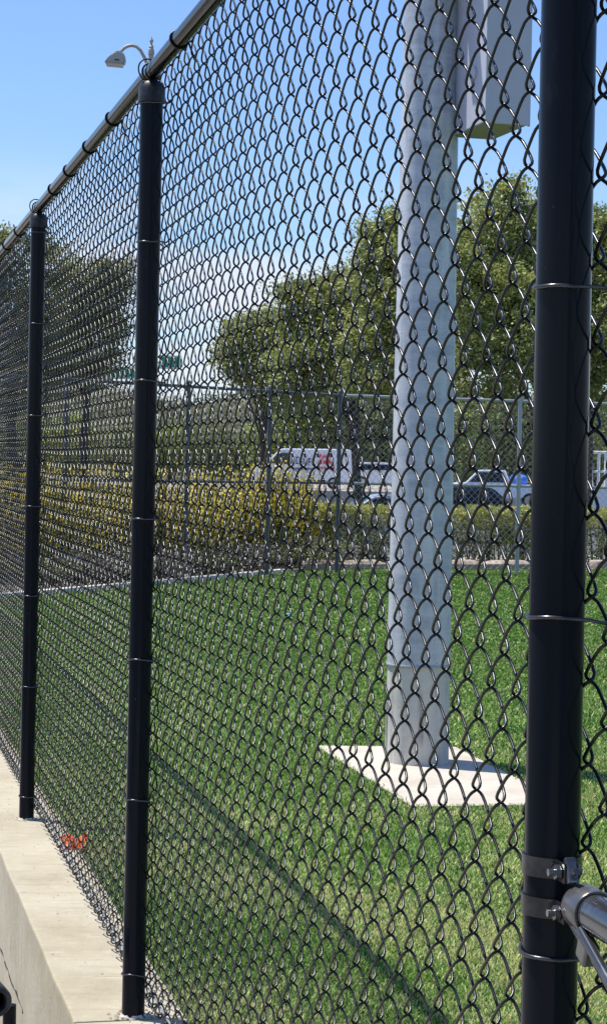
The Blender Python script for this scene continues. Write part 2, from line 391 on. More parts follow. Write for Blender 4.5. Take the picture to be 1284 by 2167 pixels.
# dirt stains/cracks on the wall face: shallow dark crack as thin geometry
a = Acc()
cr = []
for k in range(26):
    t = k/25
    p = G(-2+52*t, 2000+150*t, 0)
    sg = (p-O1).dot(DIR)
def face_pt(px, py):
    u, v = uv(px, py)
    r = Vector((u/F, 1, -v/F)); o0 = Vector((0, 0, HC))
    t = ((O1+NRM*n_near)-o0).dot(NRM)/r.dot(NRM)
    return o0+r*t
pts = [(0, 2005), (4, 2012), (8, 2020), (10, 2032), (13, 2038), (15, 2046), (19, 2054), (22, 2066), (26, 2080), (31, 2092), (36, 2100), (39, 2112), (44, 2124), (48, 2134), (50, 2144)]
path = [face_pt(x, y)+NRM*0.001 for x, y in pts]
rr = [.0006+.0035*random.random()*(i_%3>0) for i_ in range(len(path))]
V, Q = tube_np([tuple(p) for p in path], rr, 5); a.add(V, Q)
ck = a.build('crack', M['dark'], wall)
# ------------------------------------------------------------------ chain-link fabric
Wm, Vm, T, RW = 0.100, 0.0946, 0.0080, 0.00215
NM = -0.0365
def fabric(name, mt, parent, place, s_lo, s_hi, z_lo, z_hi, s_ref, z_ref, rw=RW, T=T, fine=None, sides=6, jitter=0.0006, step=16):
    acc = Acc()
    k0 = math.ceil((s_lo-s_ref)/(Wm/2)); k1 = math.floor((s_hi-s_ref)/(Wm/2))
    for k in range(k0, k1):
        sA = s_ref+k*Wm/2; sB = sA+Wm/2
        zk = z_ref+(Vm/2 if k % 2 else 0)          # knuckle height of column A
        A = Wm/4+rw*1.02; mid = (sA+sB)/2
        st, sd_, = step, sides
        if fine:
            dd = abs(mid)
            if mid > fine[0]: st, sd_ = fine[1], fine[2]
            if len(fine) > 3 and mid > fine[3]: st, sd_ = fine[4], fine[5]
        # phase: at knuckle A (near side) the wire passes from back to front going down
        i0 = math.ceil((z_hi-zk)/Vm)
        ztop = zk+i0*Vm
        nper = int((ztop-z_lo)/Vm)+2
        q_ = {20: [0, 8, 17, 30, 54, 90, 126, 150, 163, 172], 12: [0, 14, 40, 90, 140, 166], 10: [0, 18, 60, 120, 162]}[st]
        q_ = np.radians(np.array(q_+[x_+180 for x_ in q_]))
        ph = (np.arange(nper)[:, None]*2*PI+q_[None, :]).ravel()
        sm = -mid_s(ph)*A
        nn = T*np.tanh(2.6*np.sin(ph))/math.tanh(2.6)
        z = ztop-ph/(2*PI)*Vm
        keep = (z < z_hi) & (z > z_lo-1e-4)
        sm = sm[keep]; nn = nn[keep]; z = z[keep]
        jx = random.uniform(-1, 1)*jitter
        s = mid+sm+jx
        n = NM+nn
        pts = place(s, n, z)
        V, Q = tube_np(pts, rw, sd_); acc.add(V, Q)
    return acc.build(name, mt, parent)
def mid_s(ph):
    # rounded triangle, +1 at ph=0 (knuckle A, s low => negative handled by caller)
    return np.arcsin(0.985*np.cos(ph))/math.asin(0.985)
def place_front(s, n, z):
    bul = 0.004*np.sin(s*2.1+z*1.7)
    n = n+bul*0.5
    X = O1.x+DIR.x*s+NRM.x*n; Y = O1.y+DIR.y*s+NRM.y*n
    return np.stack([X, Y, z+0.0015*np.sin(s*3.3)], -1)
fence = empty('chain_link_fence', FP(0, 0, 0))
tag(fence, 'tall black chain-link fence standing on the concrete wall in the foreground', 'fence')
bpy.context.view_layer.update()
def par(o, parent):      # parent keeping world coordinates (parents here are unrotated empties)
    o.parent = parent; o.matrix_parent_inverse = parent.matrix_world.inverted(); return o
sref = 0.233; zref = 1.9308
fab = fabric('chain_link_mesh', M['vinyl'], None, place_front, -2.3, 20.0, zref-math.floor((zref-0.028)/(Vm/2))*(Vm/2), 2.515, sref, zref, fine=(4.0, 12, 5, 8.5, 10, 4), sides=8, step=20)
par(fab, fence)
# posts
s2 = (5.293-2.279)/CT; s3 = (8.172-2.279)/CT
PH = 2.455
PR = 0.0302
span = 3.02
post_s = [0, s2, s3]+[s3+span*k for k in range(1, 5)]
def loop_pts(c, ax, r, n=28, sx=1.0, off=0.0):
    """ring around horizontal/vertical tube; c centre, ax axis"""
    ax = Vector(ax).normalized(); u = ax.orthogonal().normalized(); v = ax.cross(u)
    return [tuple(c+u*(r*math.cos(2*PI*i/n))+v*(r*sx*math.sin(2*PI*i/n))+ax*off*math.sin(2*PI*i/n)) for i in range(n)]
def post_tie(post, s, z, r=PR, mt=None):
    """U of wire round the camera side of the post, its two ends hooked into the fabric behind"""
    acc = Acc(); pts = []
    rw = 0.0024
    tilt = random.uniform(-.004, .004)
    R = r+rw
    hook = 0.018
    pts.append(FP(s-R-hook*.9, NM-0.012, z+0.006))
    pts.append(FP(s-R-hook, NM-0.002, z-0.004))
    pts.append(FP(s-R-hook*.35, NM+.012, z-0.001))
    for i in range(15):
        a = -PI/2*1.08+PI*1.08*i/14
        a = PI*(i/14)
        pts.append(FP(s-R*math.cos(a), R*math.sin(a), z+tilt*math.cos(a)+0.001*math.sin(a*3)))
    pts.append(FP(s+R+hook*.35, NM+.012, z+.002))
    pts.append(FP(s+R+hook, NM-0.002, z+0.003))
    pts.append(FP(s+R+hook*.9, NM-0.012, z-0.006))
    acc.tube([tuple(p) for p in pts], rw, 6)
    o = acc.build('tie_wire', mt or M['brightwire'], None); par(o, post); return o
tie_z0 = 1.665
for pi_, s in enumerate(post_s):
    bm = bmesh.new()
    base = FP(s, 0, 0)
    cyl(bm, (0, 0, -0.002), (0, 0, PH), PR if pi_ else 0.0315, n=48)
    post = from_bm('post', bm, M['post'], None, smooth=True, loc=base)
    bpy.context.view_layer.update()
    par(post, fence)
    bpy.context.view_layer.update()
    # cap: sleeve with domed shoulder
    bm = bmesh.new()
    cr_ = 0.0355
    lathe(bm, [(0.0305, PH-0.050), (cr_, PH-0.049), (cr_, PH-0.012), (cr_-.002, PH-.006), (0.030, PH+0.003), (0.022, PH+0.008), (0.010, PH+.010)], 40)
    cp = from_bm('post_cap', bm, M['cap'], None, smooth=True, loc=base); par(cp, post)
    # eye loop of the cap that carries the rail
    acc = Acc()
    c = FP(s, 0.006, PH+0.034)
    acc.tube(loop_pts(FP(s, 0.009, PH+0.036), DIR+NRM*.25, 0.0285, 32, 1.1), 0.0022, 8, True)
    acc.tube(loop_pts(FP(s+.006, 0.002, PH+0.034), DIR, 0.0235, 32, 1.0), 0.0028, 8, True)
    lp = acc.build('rail_loop', M['cap']); par(lp, post)
    # grout collar at foot
    bm = bmesh.new(); lathe(bm, [(0.036, -0.004), (0.034, 0.002), (0.0315, 0.004), (0.0305, 0.007), (0.0302, 0.008)], 28)
    for v in bm.verts:
        k = 1+0.10*math.sin(v.co.x*260)*math.cos(v.co.y*190); v.co.x *= k; v.co.y *= k
    par(from_bm('grout_collar', bm, M['base'], None, smooth=True, loc=base), post)
    n = 0
    if pi_ < 5:
        zs = {0: [2.39, 2.03, 1.665, 1.292, 0.913, 0.54, 0.12], 1: [2.404, 2.039, 1.672, 1.312, 0.94, 0.572, 0.112], 2: [2.385, 2.016, 1.643, 1.274, 0.912, 0.543, 0.095]}.get(pi_, [2.39, 2.02, 1.65, 1.28, 0.91, 0.54, 0.1])
        for z in zs: post_tie(post, s, z, 0.0315 if pi_ == 0 else PR)
# top rail
ZR = PH+0.034
bm = bmesh.new(); cyl(bm, FP(-3.2, 0, ZR), FP(24, 0, ZR), 0.0205, n=40)
rail = from_bm('top_rail', bm, M['rail'], None, smooth=True); par(rail, fence)
def rail_tie(s):
    acc = Acc(); pts = []
    R = 0.0205+0.0025
    for i in range(22):
        a = -0.6+2*PI*0.93*i/21
        pts.append(FP(s+0.016*(i/21-.5)+.004*math.sin(a*2), R*math.cos(a+PI*1.05), ZR+R*math.sin(a+PI*1.05)))
    pts.append(FP(s+.012, NM-.004, ZR-.045)); pts.append(FP(s+.004, NM-.010, ZR-.052))
    acc.tube([tuple(p) for p in pts], 0.0026, 6)
    par(acc.build('rail_tie', M['vinyl']), rail)
sr = -1.0
for px in (380, 240, 190, 148, 115, 41, 16):
    # where along the rail does this pixel column fall
    lo, hi = -1.0, 15.0
    for _ in range(40):
        m_ = (lo+hi)/2; q = FP(m_, 0, ZR); uu = q.x*F/q.y; vv = (HC-q.z)*F/q.y
        xx = CX+uu*math.cos(ROLL)-vv*math.sin(ROLL)
        if xx > px: lo = m_
        else: hi = m_
    rail_tie(lo)
for s in (9.9, 10.5, 11.1, 11.8, -.5, 0.6): rail_tie(s)
# bottom tension wire with hog rings
acc = Acc()
acc.tube([tuple(FP(s, NM-0.010, 0.058+.003*math.sin(s*5)+.002*math.sin(s*17))) for s in np.linspace(-2.3, 20, 400)], 0.0030, 6)
tw = acc.build('tension_wire', M['galv']); par(tw, fence)
acc = Acc(); acc.tube(loop_pts(Vector((0, 0, 0)), DIR, 0.0065, 12, .7), 0.0022, 6, True)
hr0 = acc.build('hog_ring', M['vinyl'])
for k in range(90):
    h = hr0 if k == 0 else link(hr0.copy())
    h.location = FP(-0.9+k*0.1+random.uniform(-.02, .02), NM-.004, 0.050); par(h, fence)
# brace panel right of the near post: rail, cup, bands, truss rod
ZB = 0.977
bm = bmesh.new(); cyl(bm, FP(-0.087, -.012, ZB), FP(-2.9, -.012, ZB), 0.0215, n=40)
br = from_bm('brace_rail', bm, M['brace_rail'], None, smooth=True); par(br, fence)
bm = bmesh.new()
Mx = Matrix.Translation(FP(-0.058, -.012, ZB)) @ (DIR*-1).to_track_quat('Z', 'Y').to_matrix().to_4x4()
lathe(bm, [(0.006, 0.0), (0.018, 0.001), (0.0235, 0.004), (0.0255, 0.010), (0.0255, 0.046), (0.0245, 0.048), (0.0222, 0.048), (0.0218, 0.02)], 36, Mx)
cu = from_bm('rail_cup', bm, M['cup'], None, smooth=True); par(cu, br)
def band(zc, h, name='brace_band', gap=0.012):
    bm = bmesh.new()
    n = 40; R0, R1 = 0.0318, 0.0342
    prof = []
    ring = []
    for i in range(n+1):
        a = math.radians(12)+math.radians(336)*i/n     # opening faces -DIR
        # angle measured from -DIR
        c, s_ = math.cos(a), math.sin(a)
        ring.append((-c, s_))
    vs = []
    for (c, s_) in ring:
        vs.append([bm.verts.new(FP(c*R, s_*R, zc+z)) for R, z in ((R0, -h/2), (R1, -h/2), (R1, h/2), (R0, h/2))])
    for a, b in zip(vs, vs[1:]):
        for i in range(4):
            j = (i+1) % 4; bm.faces.new((a[i], b[i], b[j], a[j]))
    bmesh.ops.recalc_face_normals(bm, faces=bm.faces)
    o = from_bm(name, bm, M['band'], None, smooth=True); par(o, fence)
    # ears and carriage bolt
    bm = bmesh.new()
    M4 = Matrix.Translation(O1+Vector((0, 0, zc))) @ Matrix(((DIR.x, NRM.x, 0, 0), (DIR.y, NRM.y, 0, 0), (0, 0, 1, 0), (0, 0, 0, 1)))
    for sgn in (1, -1):
        box(bm, (-0.062, sgn*.0072-.0012, -h/2), (-0.0315, sgn*.0072+.0012, h/2), M4, bevel=.0006)
    e = from_bm('band_ear', bm, M['band'], None); par(e, o)
    acc2 = bmesh.new()
    cyl(acc2, FP(-0.050, 0.023, zc), FP(-0.050, -0.016, zc), 0.0042, n=14)
    cyl(acc2, FP(-0.050, 0.0095, zc), FP(-0.050, 0.0155, zc), 0.0085, n=6)
    cyl(acc2, FP(-0.050, -0.0095, zc), FP(-0.050, -0.0125, zc), 0.009, n=16)
    b_ = from_bm('carriage_bolt', acc2, M['brace_rail'], None, smooth=True); par(b_, o)
    return o
band(1.012, 0.022)
band(0.967, 0.022)
# truss rod with its flattened eye and tightener
acc = Acc()
q0 = FP(-0.064, 0.002, 0.968)
rod_dir = (DIR*-1+Vector((0, 0, -0.41))).normalized()
acc.tube([tuple(q0+rod_dir*t) for t in (0, .02, .05, .6, 1.2, 2.2)], 0.0048, 12)
side = rod_dir.cross(NRM).normalized()
acc.tube([tuple(q0+side*-.0105+NRM*.004+rod_dir*t) for t in (0.045, .07, .2, .42)], 0.0058, 12)
o = acc.build('truss_rod', M['brace_rail']); par(o, fence)
bm = bmesh.new()
Mr = Matrix.Translation(q0) @ rod_dir.to_track_quat('X', 'Z').to_matrix().to_4x4()
box(bm, (-.012, -.0025, -.009), (.052, .0025, .009), Mr, bevel=.002)
box(bm, (0.05, -.009, -.016), (.075, .009, .008), Mr, bevel=.003)
par(from_bm('rod_tightener', bm, M['cup'], None), o)
bm = bmesh.new()
Mp = Matrix.Translation(FP(-0.052, .006, ZB+.030)) @ Matrix.Rotation(0.5, 4, 'X')
# angled clip standing on the cup
Mc = Matrix.Translation(FP(-0.060, 0.000, ZB+0.040)) @ Matrix.Rotation(FROT, 4, 'Z') @ Matrix.Rotation(0.45, 4, 'Y')
box(bm, (-.004, -.006, -.016), (.005, .006, .013), Mc, bevel=.002)
cyl(bm, Mc @ Vector((-.016, 0, -.006)), Mc @ Vector((.012, 0, -.006)), .0038, n=10)
par(from_bm('clip', bm, M['brace_rail'], None), cu)
# handrail with an open end, lower left corner
pp = P(-6, 2121, 5.0)
hr = empty('handrail', pp)
bpy.context.view_layer.update()
bm = bmesh.new()
ax = Vector((-0.36, 0.93, 0.0)).normalized()
Mh = Matrix.Translation(pp) @ ax.to_track_quat('Z', 'Y').to_matrix().to_4x4()
lathe(bm, [(0.024, 0.03), (0.024, 0.002), (0.026, -0.001), (0.036, -0.001), (0.039, 0.004), (0.0395, 0.05), (0.0395, 1.5)], 40, Mh)
for f in list(bm.faces):
    if len(f.verts) > 8: bm.faces.remove(f)
par(from_bm('rail', bm, M['cap'], None, smooth=True), hr)
bm = bmesh.new(); cyl(bm, pp+ax*.3+Vector((0, 0, 0)), Vector(((pp+ax*.3).x, (pp+ax*.3).y, -0.62)), .02, n=20)
cyl(bm, pp+ax*0.06, pp+ax*0.5, 0.0235, n=24)
par(from_bm('support', bm, M['post'], None, smooth=True), hr)
bm = bmesh.new()
sp = P(17, 2150, 5.03)
cyl(bm, Vector((sp.x, sp.y+.03, sp.z+.02)), Vector((sp.x+.004, sp.y+.03, -0.62)), 0.017, n=20)
par(from_bm('post', bm, M['post'], None, smooth=True), hr)
tag(hr, 'dark metal pipe handrail with open end beside the concrete wall', 'handrail')
# orange scrap on the wall edge
oc = G(160, 1793, 0.0)
bm = bmesh.new()
n = 14
random.seed(3)
top = []
for i in range(n):
    t = i/(n-1)
    x = -0.047+0.094*t; wd = 0.012+0.026*math.sin(PI*min(1, t*1.12))**.7
    z = 0.010+0.014*math.sin(t*7)+0.012*t
    a1 = bm.verts.new((x, -wd+random.uniform(-.004, .004), z+random.uniform(-.003, .006)))
    a2 = bm.verts.new((x+random.uniform(-.003, .003), random.uniform(-.003, .003), z+.018+random.uniform(-.006, .008)))
    a3 = bm.verts.new((x, wd+random.uniform(-.004, .004), z+random.uniform(-.003, .006)))
    top.append((a1, a2, a3))
for a_, b_ in zip(top, top[1:]):
    bm.faces.new((a_[0], b_[0], b_[1], a_[1])); bm.faces.new((a_[1], b_[1], b_[2], a_[2]))
bmesh.ops.solidify(bm, geom=bm.faces[:], thickness=0.0025)
sc = from_bm('plastic_scrap', bm, M['orange'], None, loc=oc+Vector((0, 0, .004)))
sc.rotation_euler = (0.2, -0.15, 0.1); sc.scale = (1.15, 1.5, 1.1)
tag(sc, 'crumpled bright orange plastic scrap lying on the wall edge behind the fence', 'litter')
bm = bmesh.new(); bmesh.ops.create_icosphere(bm, subdivisions=2, radius=0.03, matrix=Matrix.Diagonal((1.2, .8, .5, 1)))
for v in bm.verts: v.co += Vector((math.sin(v.co.y*90), math.cos(v.co.x*80), 0))*.004
o = from_bm('plastic_scrap', bm, M['blueplastic'], None, smooth=True, loc=G(611, 1307, ZT)+Vector((0, 0, .03)))
tag(o, 'tiny blue plastic scrap lying on the open turf', 'litter')
# ------------------------------------------------------------------ turf blades
def pip(poly, X, Y):
    ins = np.zeros(len(X), bool); n = len(poly); j = n-1
    for i in range(n):
        xi, yi = poly[i][0], poly[i][1]; xj, yj = poly[j][0], poly[j][1]
        c = ((yi > Y) != (yj > Y)) & (X < (xj-xi)*(Y-yi)/(yj-yi+1e-12)+xi)
        ins ^= c; j = i
    return ins
def blades(zone, dens, wdt, hgt):
    x0, x1, y0, y1 = zone
    n = int((x1-x0)*(y1-y0)*dens)
    X = rng.uniform(x0, x1, n); Y = rng.uniform(y0, y1, n)
    # wedge a good step wider than the view
    k = (X > -0.155*Y-1.1) & (X < 0.155*Y+1.1)
    pc = np.array([[p.x, p.y] for p in pad]); pcc = pc.mean(0); k &= pip(turf_poly, X, Y) & ~pip(list(pcc+(pc-pcc)*.978), X+rng.normal(0, .008, n), Y+rng.normal(0, .012, n))
    X = X[k]; Y = Y[k]; n = len(X)
    h = hgt*rng.uniform(.55, 1.2, n); wd = wdt*rng.uniform(.6, 1.3, n)
    a = rng.uniform(0, 2*PI, n); l = rng.uniform(0, 2*PI, n); lean = h*rng.uniform(.2, 1.1, n)
    dx = np.cos(a)*wd/2; dy = np.sin(a)*wd/2
    lx = np.cos(l)*lean; ly = np.sin(l)*lean
    b1 = np.stack([X-dx, Y-dy, np.full(n, ZT)], -1); b2 = np.stack([X+dx, Y+dy, np.full(n, ZT)], -1)
    t2 = np.stack([X+dx*.5+lx, Y+dy*.5+ly, ZT+h], -1); t1 = np.stack([X-dx*.5+lx, Y-dy*.5+ly, ZT+h], -1)
    V = np.stack([b1, b2, t2, t1], 1).reshape(-1, 3)
    Q = np.arange(4*n).reshape(n, 4)
    # worn patches near the fence carry more tan thatch
    pt = .45*np.sin(X*1.3+2.0)*np.sin(Y*1.15-.6)+(np.sin(X*2.7+np.sin(Y*1.9)*1.3)*np.sin(Y*2.1+X*1.1+.7)+.25*np.sin(X*9+Y*4)*np.sin(Y*7.3))
    nearf = np.exp(-np.maximum(0, Y-6.0)/4.0)
    r = rng.beta(1.15, 1.45, n)*0.86
    tan = rng.random(n) < (0.08+0.62*nearf*np.clip(pt*1.0+.5, 0, 1))
    r = np.where(Y > 9.5, r*np.clip(1.0-(Y-9.5)*.05, .74, 1), r)
    r = r*(1+.10*np.sin(X*.9+Y*.35)*np.sin(Y*.8))
    r = np.where(tan, rng.uniform(.86, 1.0, n), r)
    return V, Q, r
acc = Acc()
for z_, d_, w_, h_ in (((-3, 3, 2.6, 7.0), 20000, .0050, .014), ((-4, 4, 7.0, 10.5), 11000, .0065, .016), ((-5, 6, 10.5, 17), 4200, .010, .018), ((-6, 8, 17, 31), 1700, .018, .020)):
    V, Q, r = blades(z_, d_, w_, h_); acc.add(V, Q, r)
g = acc.build('grass', M['blade'], None, smooth=False)
tag(g, 'short green artificial turf covering the field', 'grass', kind='stuff')
# ------------------------------------------------------------------ light pole
pb = G(885, 1621, padz)+Vector((0, .155, 0)); pb.z = padz
pole = empty('light_pole', pb)
tag(pole, 'thick grey galvanised light pole on a pale concrete pad behind the fence', 'pole')
NF = 12
def prism(bm, r0, r1, z0, z1, n=NF, rot=0.1):
    A = [bm.verts.new((r0*math.cos(2*PI*i/n+rot), r0*math.sin(2*PI*i/n+rot), z0)) for i in range(n)]
    B = [bm.verts.new((r1*math.cos(2*PI*i/n+rot), r1*math.sin(2*PI*i/n+rot), z1)) for i in range(n)]
    for i in range(n):
        j = (i+1) % n; bm.faces.new((A[i], A[j], B[j], B[i]))
    bm.faces.new(B); bm.faces.new(list(reversed(A)))
RBASE = 0.163
bm = bmesh.new(); prism(bm, RBASE, RBASE-.002, 0, 0.485, 12, .1)
bmesh.ops.bevel(bm, geom=[e for e in bm.edges if abs(e.verts[0].co.z-e.verts[1].co.z) > .3], offset=.02, segments=3, affect='EDGES')
from_bm('pole_base', bm, M['base'], pole, smooth=True)
bm = bmesh.new(); prism(bm, RBASE-.001, 0.110, 0.488, 9.5, 12, .1)
bmesh.ops.bevel(bm, geom=[e for e in bm.edges if abs(e.verts[0].co.z-e.verts[1].co.z) > .3], offset=.008, segments=2, affect='EDGES')
from_bm('shaft', bm, M['pole'], pole, smooth=True)
bm = bmesh.new(); lathe(bm, [(RBASE+.001, .482), (RBASE+.002, .484), (RBASE+.002, .491), (RBASE+.001, .493)], 36)
from_bm('seam', bm, M['galvpost'], pole, smooth=True)
# slim conduit on the left of the base
bm = bmesh.new(); cyl(bm, (-RBASE+.006, -.035, 0.02), (-RBASE+.006, -.035, .30), .006, n=10)
from_bm('conduit', bm, M['base'], pole, smooth=True)
# ------------------------------------------------------------------ electrical cabinet on the pole
A_ = Vector((0.832, 9.60, 3.12)); ex = Vector((0.963, 0.268, 0)).normalized(); ey = Vector((-ex.y, ex.x, 0))
cab = empty('electrical_cabinet', A_, math.atan2(ex.y, ex.x))
tag(cab, 'pale grey electrical cabinet mounted on the side of the light pole', 'cabinet')
CWD, CDP, CHT = 0.224, 0.474, 1.35
bm = bmesh.new(); box(bm, (0.0, 0.012, 0.004), (CWD, CDP, CHT), bevel=.004)
from_bm('body', bm, M['cabinet'], cab)
bm = bmesh.new(); box(bm, (-.003, -0.010, -.002), (CWD+.004, 0.010, CHT+.002), bevel=.004)
from_bm('door', bm, M['cabinet'], cab)
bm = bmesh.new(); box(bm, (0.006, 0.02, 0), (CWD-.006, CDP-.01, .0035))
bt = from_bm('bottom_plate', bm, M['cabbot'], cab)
bm = bmesh.new()
bm.free()
for x, y in ((.03, .36), (.17, .09), (.05, .08)):
    bm = bmesh.new(); cyl(bm, (x, y, -.006), (x, y, .001), .009, n=12); from_bm('plug', bm, M['dark'], bt)
bm = bmesh.new(); cyl(bm, (CWD+.012, .03, -.0), (CWD+.012, .03, CHT), .007, n=12)
for z in (.15, .75, 1.2): box(bm, (CWD, .015, z), (CWD+.018, .05, z+.05))
from_bm('hinge', bm, M['galvpost'], cab)
for z in (.75, 1.1):
    bm = bmesh.new(); box(bm, (-.20, .20, z), (-.001, .34, z+.05)); bk = from_bm('bracket', bm, M['galvpost'], cab)
bm = bmesh.new(); cyl(bm, (-.012, .15, .26), (0, .15, .26), .032, n=20); from_bm('knockout', bm, M['cabinet'], cab, smooth=True)
# ------------------------------------------------------------------ back fences
def simple_fence(name, label, a, b, H, fab_mat, post_mat, rail_mat, post_at, z0=0.0, wires=True, rw=.0027, sides=3):
    root = empty(name, (a.x, a.y, z0)); bpy.context.view_layer.update()
    tag(root, label, 'fence')
    d = (b-a); Lg = d.length; d.normalize(); nn = Vector((-d.y, d.x, 0))
    for t in post_at:
        p = a+d*t
        bm = bmesh.new(); cyl(bm, (0, 0, -.03), (0, 0, H+.02), .030, n=16)
        lathe(bm, [(.034, H), (.036, H+.03), (.028, H+.055), (.010, H+.07)], 16)
        po = from_bm('post', bm, post_mat, None, smooth=True, loc=(p.x, p.y, z0)); par(po, root)
    for nm, z, r in (('top_rail', H-.015, .021), ('middle_rail', H*.5, .019)):
        bm = bmesh.new(); cyl(bm, a+Vector((0, 0, z0+z)), b+Vector((0, 0, z0+z)), r, n=12)
        par(from_bm(nm, bm, rail_mat, None, smooth=True), root)
    acc = Acc()
    wv, vv = .10, .0946
    k = 0
    while k*wv/2 < Lg-.05:
        sA = k*wv/2
        zs = np.arange(z0+.05+(vv/2 if k % 2 else 0), z0+H-.02, vv/2)
        tri = (np.arange(len(zs)) % 2)*(wv/2)
        pp_ = a
        s = sA+tri
        off = np.where(np.arange(len(zs)) % 2 == 0, .004, -.004)
        pts = np.stack([a.x+d.x*s+nn.x*off, a.y+d.y*s+nn.y*off, zs], -1)
        V, Q = tube_np(pts, rw, sides); acc.add(V, Q); k += 1
    par(acc.build('chain_link_mesh', fab_mat, None, smooth=False), root)
    return root
cz = Vector((0.49, 28.0, 0)); rz_ = Vector((4.18, 29.16, 0)); rd = (rz_-cz).normalized()
def t_at(px, a, d):      # parameter where the fence line meets a sight line
    u = (px-CX)/F
    return (u*a.y-a.x)/(d.x-u*d.y)
tp = t_at(1097, cz, rd)
simple_fence('galvanised_fence', 'galvanised silver chain-link fence standing in front of the clipped hedge', cz, cz+rd*13, 2.475, M['galv'], M['galvpost'], M['galvpost'], [tp, tp*2, 8.3, 11.0], rw=.0034)
lz = Vector((-1.5, 25.9, 0)); ld = (lz-cz).normalized(); L1 = (lz-cz).length
lf = simple_fence('dark_fence', 'dark chain-link fence running along the yellow shrubs from the dark corner post', cz, cz+ld*10.5, 2.475, M['vinyl'], M['farpost'], M['farpost'], [0, L1*0.48, L1, L1*1.7, L1*2.5, L1*3.3], rw=.0022)
# ------------------------------------------------------------------ border stones
gs = 'rough stones edging the turf below the hedge'
sprev = None
t = -0.1; k = 0
words = ['rounded', 'flat', 'cracked', 'long', 'squat', 'pitted', 'humped', 'pale', 'short', 'broad']
while t < 7.4:
    ln = random.uniform(.45, .85)
    c = corner+rdir*(t+ln/2)+Vector((0, .16, 0))
    bm = bmesh.new(); bmesh.ops.create_icosphere(bm, subdivisions=3, radius=1)
    sd_ = random.random()*10
    for v in bm.verts:
        q = v.co.copy()
        q = Vector([math.copysign(abs(c_)**.62, c_) for c_ in q])
        q *= 1+.08*math.sin(q.x*5+sd_)*math.cos(q.y*4+sd_)+.05*math.sin(q.z*9+sd_*2)
        v.co = Vector((q.x*ln*.50, q.y*.13, q.z*.10))
    o = from_bm('border_stone', bm, M['stone'], None, smooth=True, loc=(c.x, c.y, .02))
    o.rotation_euler = (0, 0, math.atan2(rdir.y, rdir.x)+random.uniform(-.06, .06))
    tag(o, 'rough beige stone edging the turf at the foot of the galvanised fence', 'stone', gs)
    t += ln+.02; k += 1
# ------------------------------------------------------------------ foliage helpers
def leaf_cloud(acc, C_, size, n_rnd=None, up=0.2, bias=None, aspect=.55):
    n = len(C_)
    a = rng.normal(size=(n, 3)); a /= np.linalg.norm(a, axis=1)[:, None]
    b = rng.normal(size=(n, 3)); b -= a*(a*b).sum(1)[:, None]; b /= np.linalg.norm(b, axis=1)[:, None]
    s = size*rng.uniform(.6, 1.3, n)
    A = a*s[:, None]*.5; B = b*s[:, None]*.5*aspect
    V = np.stack([C_-A, C_-B*.9+A*.1, C_+A, C_+B*.9+A*.1], 1).reshape(-1, 3)
    Q = np.arange(4*n).reshape(n, 4)
    acc.add(V, Q, n_rnd if n_rnd is not None else rng.beta(2, 2.2, n))
def crown_points(blobs, n_clump, per, sig):
    """blobs: list of (centre, (rx, ry, rz)); returns leaf centres clumped over the blobs' outer shells"""
    out = []; rn = []
    vol = np.array([b[1][0]*b[1][2]+b[1][0]*b[1][1] for b in blobs]); vol = vol/vol.sum()
    for (c, r), f in zip(blobs, vol):
        m = max(4, int(n_clump*f))
        d = rng.normal(size=(m, 3)); d /= np.linalg.norm(d, axis=1)[:, None]
        rad = rng.uniform(.40, 1.03, m)**.6
        spr = rng.random(m) < .16; rad = np.where(spr, rng.uniform(1.02, 1.22, m), rad)
        cc = np.array(c)+d*rad[:, None]*np.array(r)
        pr = rng.poisson(per, m)
        tone = rng.beta(2, 2, m)
        for q, k_, tn, dd, sp_ in zip(cc, pr, tone, d, spr):
            if k_ < 2: continue
            sg = sig*rng.uniform(.6, 1.35)*(.55 if sp_ else 1)
            if sp_: k_ = k_//2+1
            pts = q+rng.normal(size=(k_, 3))*sg*np.array([1, 1, .6])
            out.append(pts); rn.append(np.clip(tn*.55+rng.beta(2, 2, k_)*.5, 0, 1))
    return np.concatenate(out), np.concatenate(rn)
def trunk_mesh(base, top, r, branches):
    acc = Acc()
    n = 8
    pts = [base.lerp(top, i/(n-1))+Vector((random.uniform(-1, 1), random.uniform(-1, 1), 0))*r*.5*(i > 0) for i in range(n)]
    acc.tube([tuple(p) for p in pts], np.linspace(r, r*.35, n), 10)
    for tgt in branches:
        st = base.lerp(top, random.uniform(.45, .85))
        midp = (st+tgt)/2+Vector((0, 0, .12*(tgt-st).length))
        q = [st, st.lerp(midp, .5)+Vector((0, 0, .05)), midp, tgt]
        acc.tube([tuple(p) for p in q], np.linspace(r*.4, r*.08, 4), 6)
    return acc
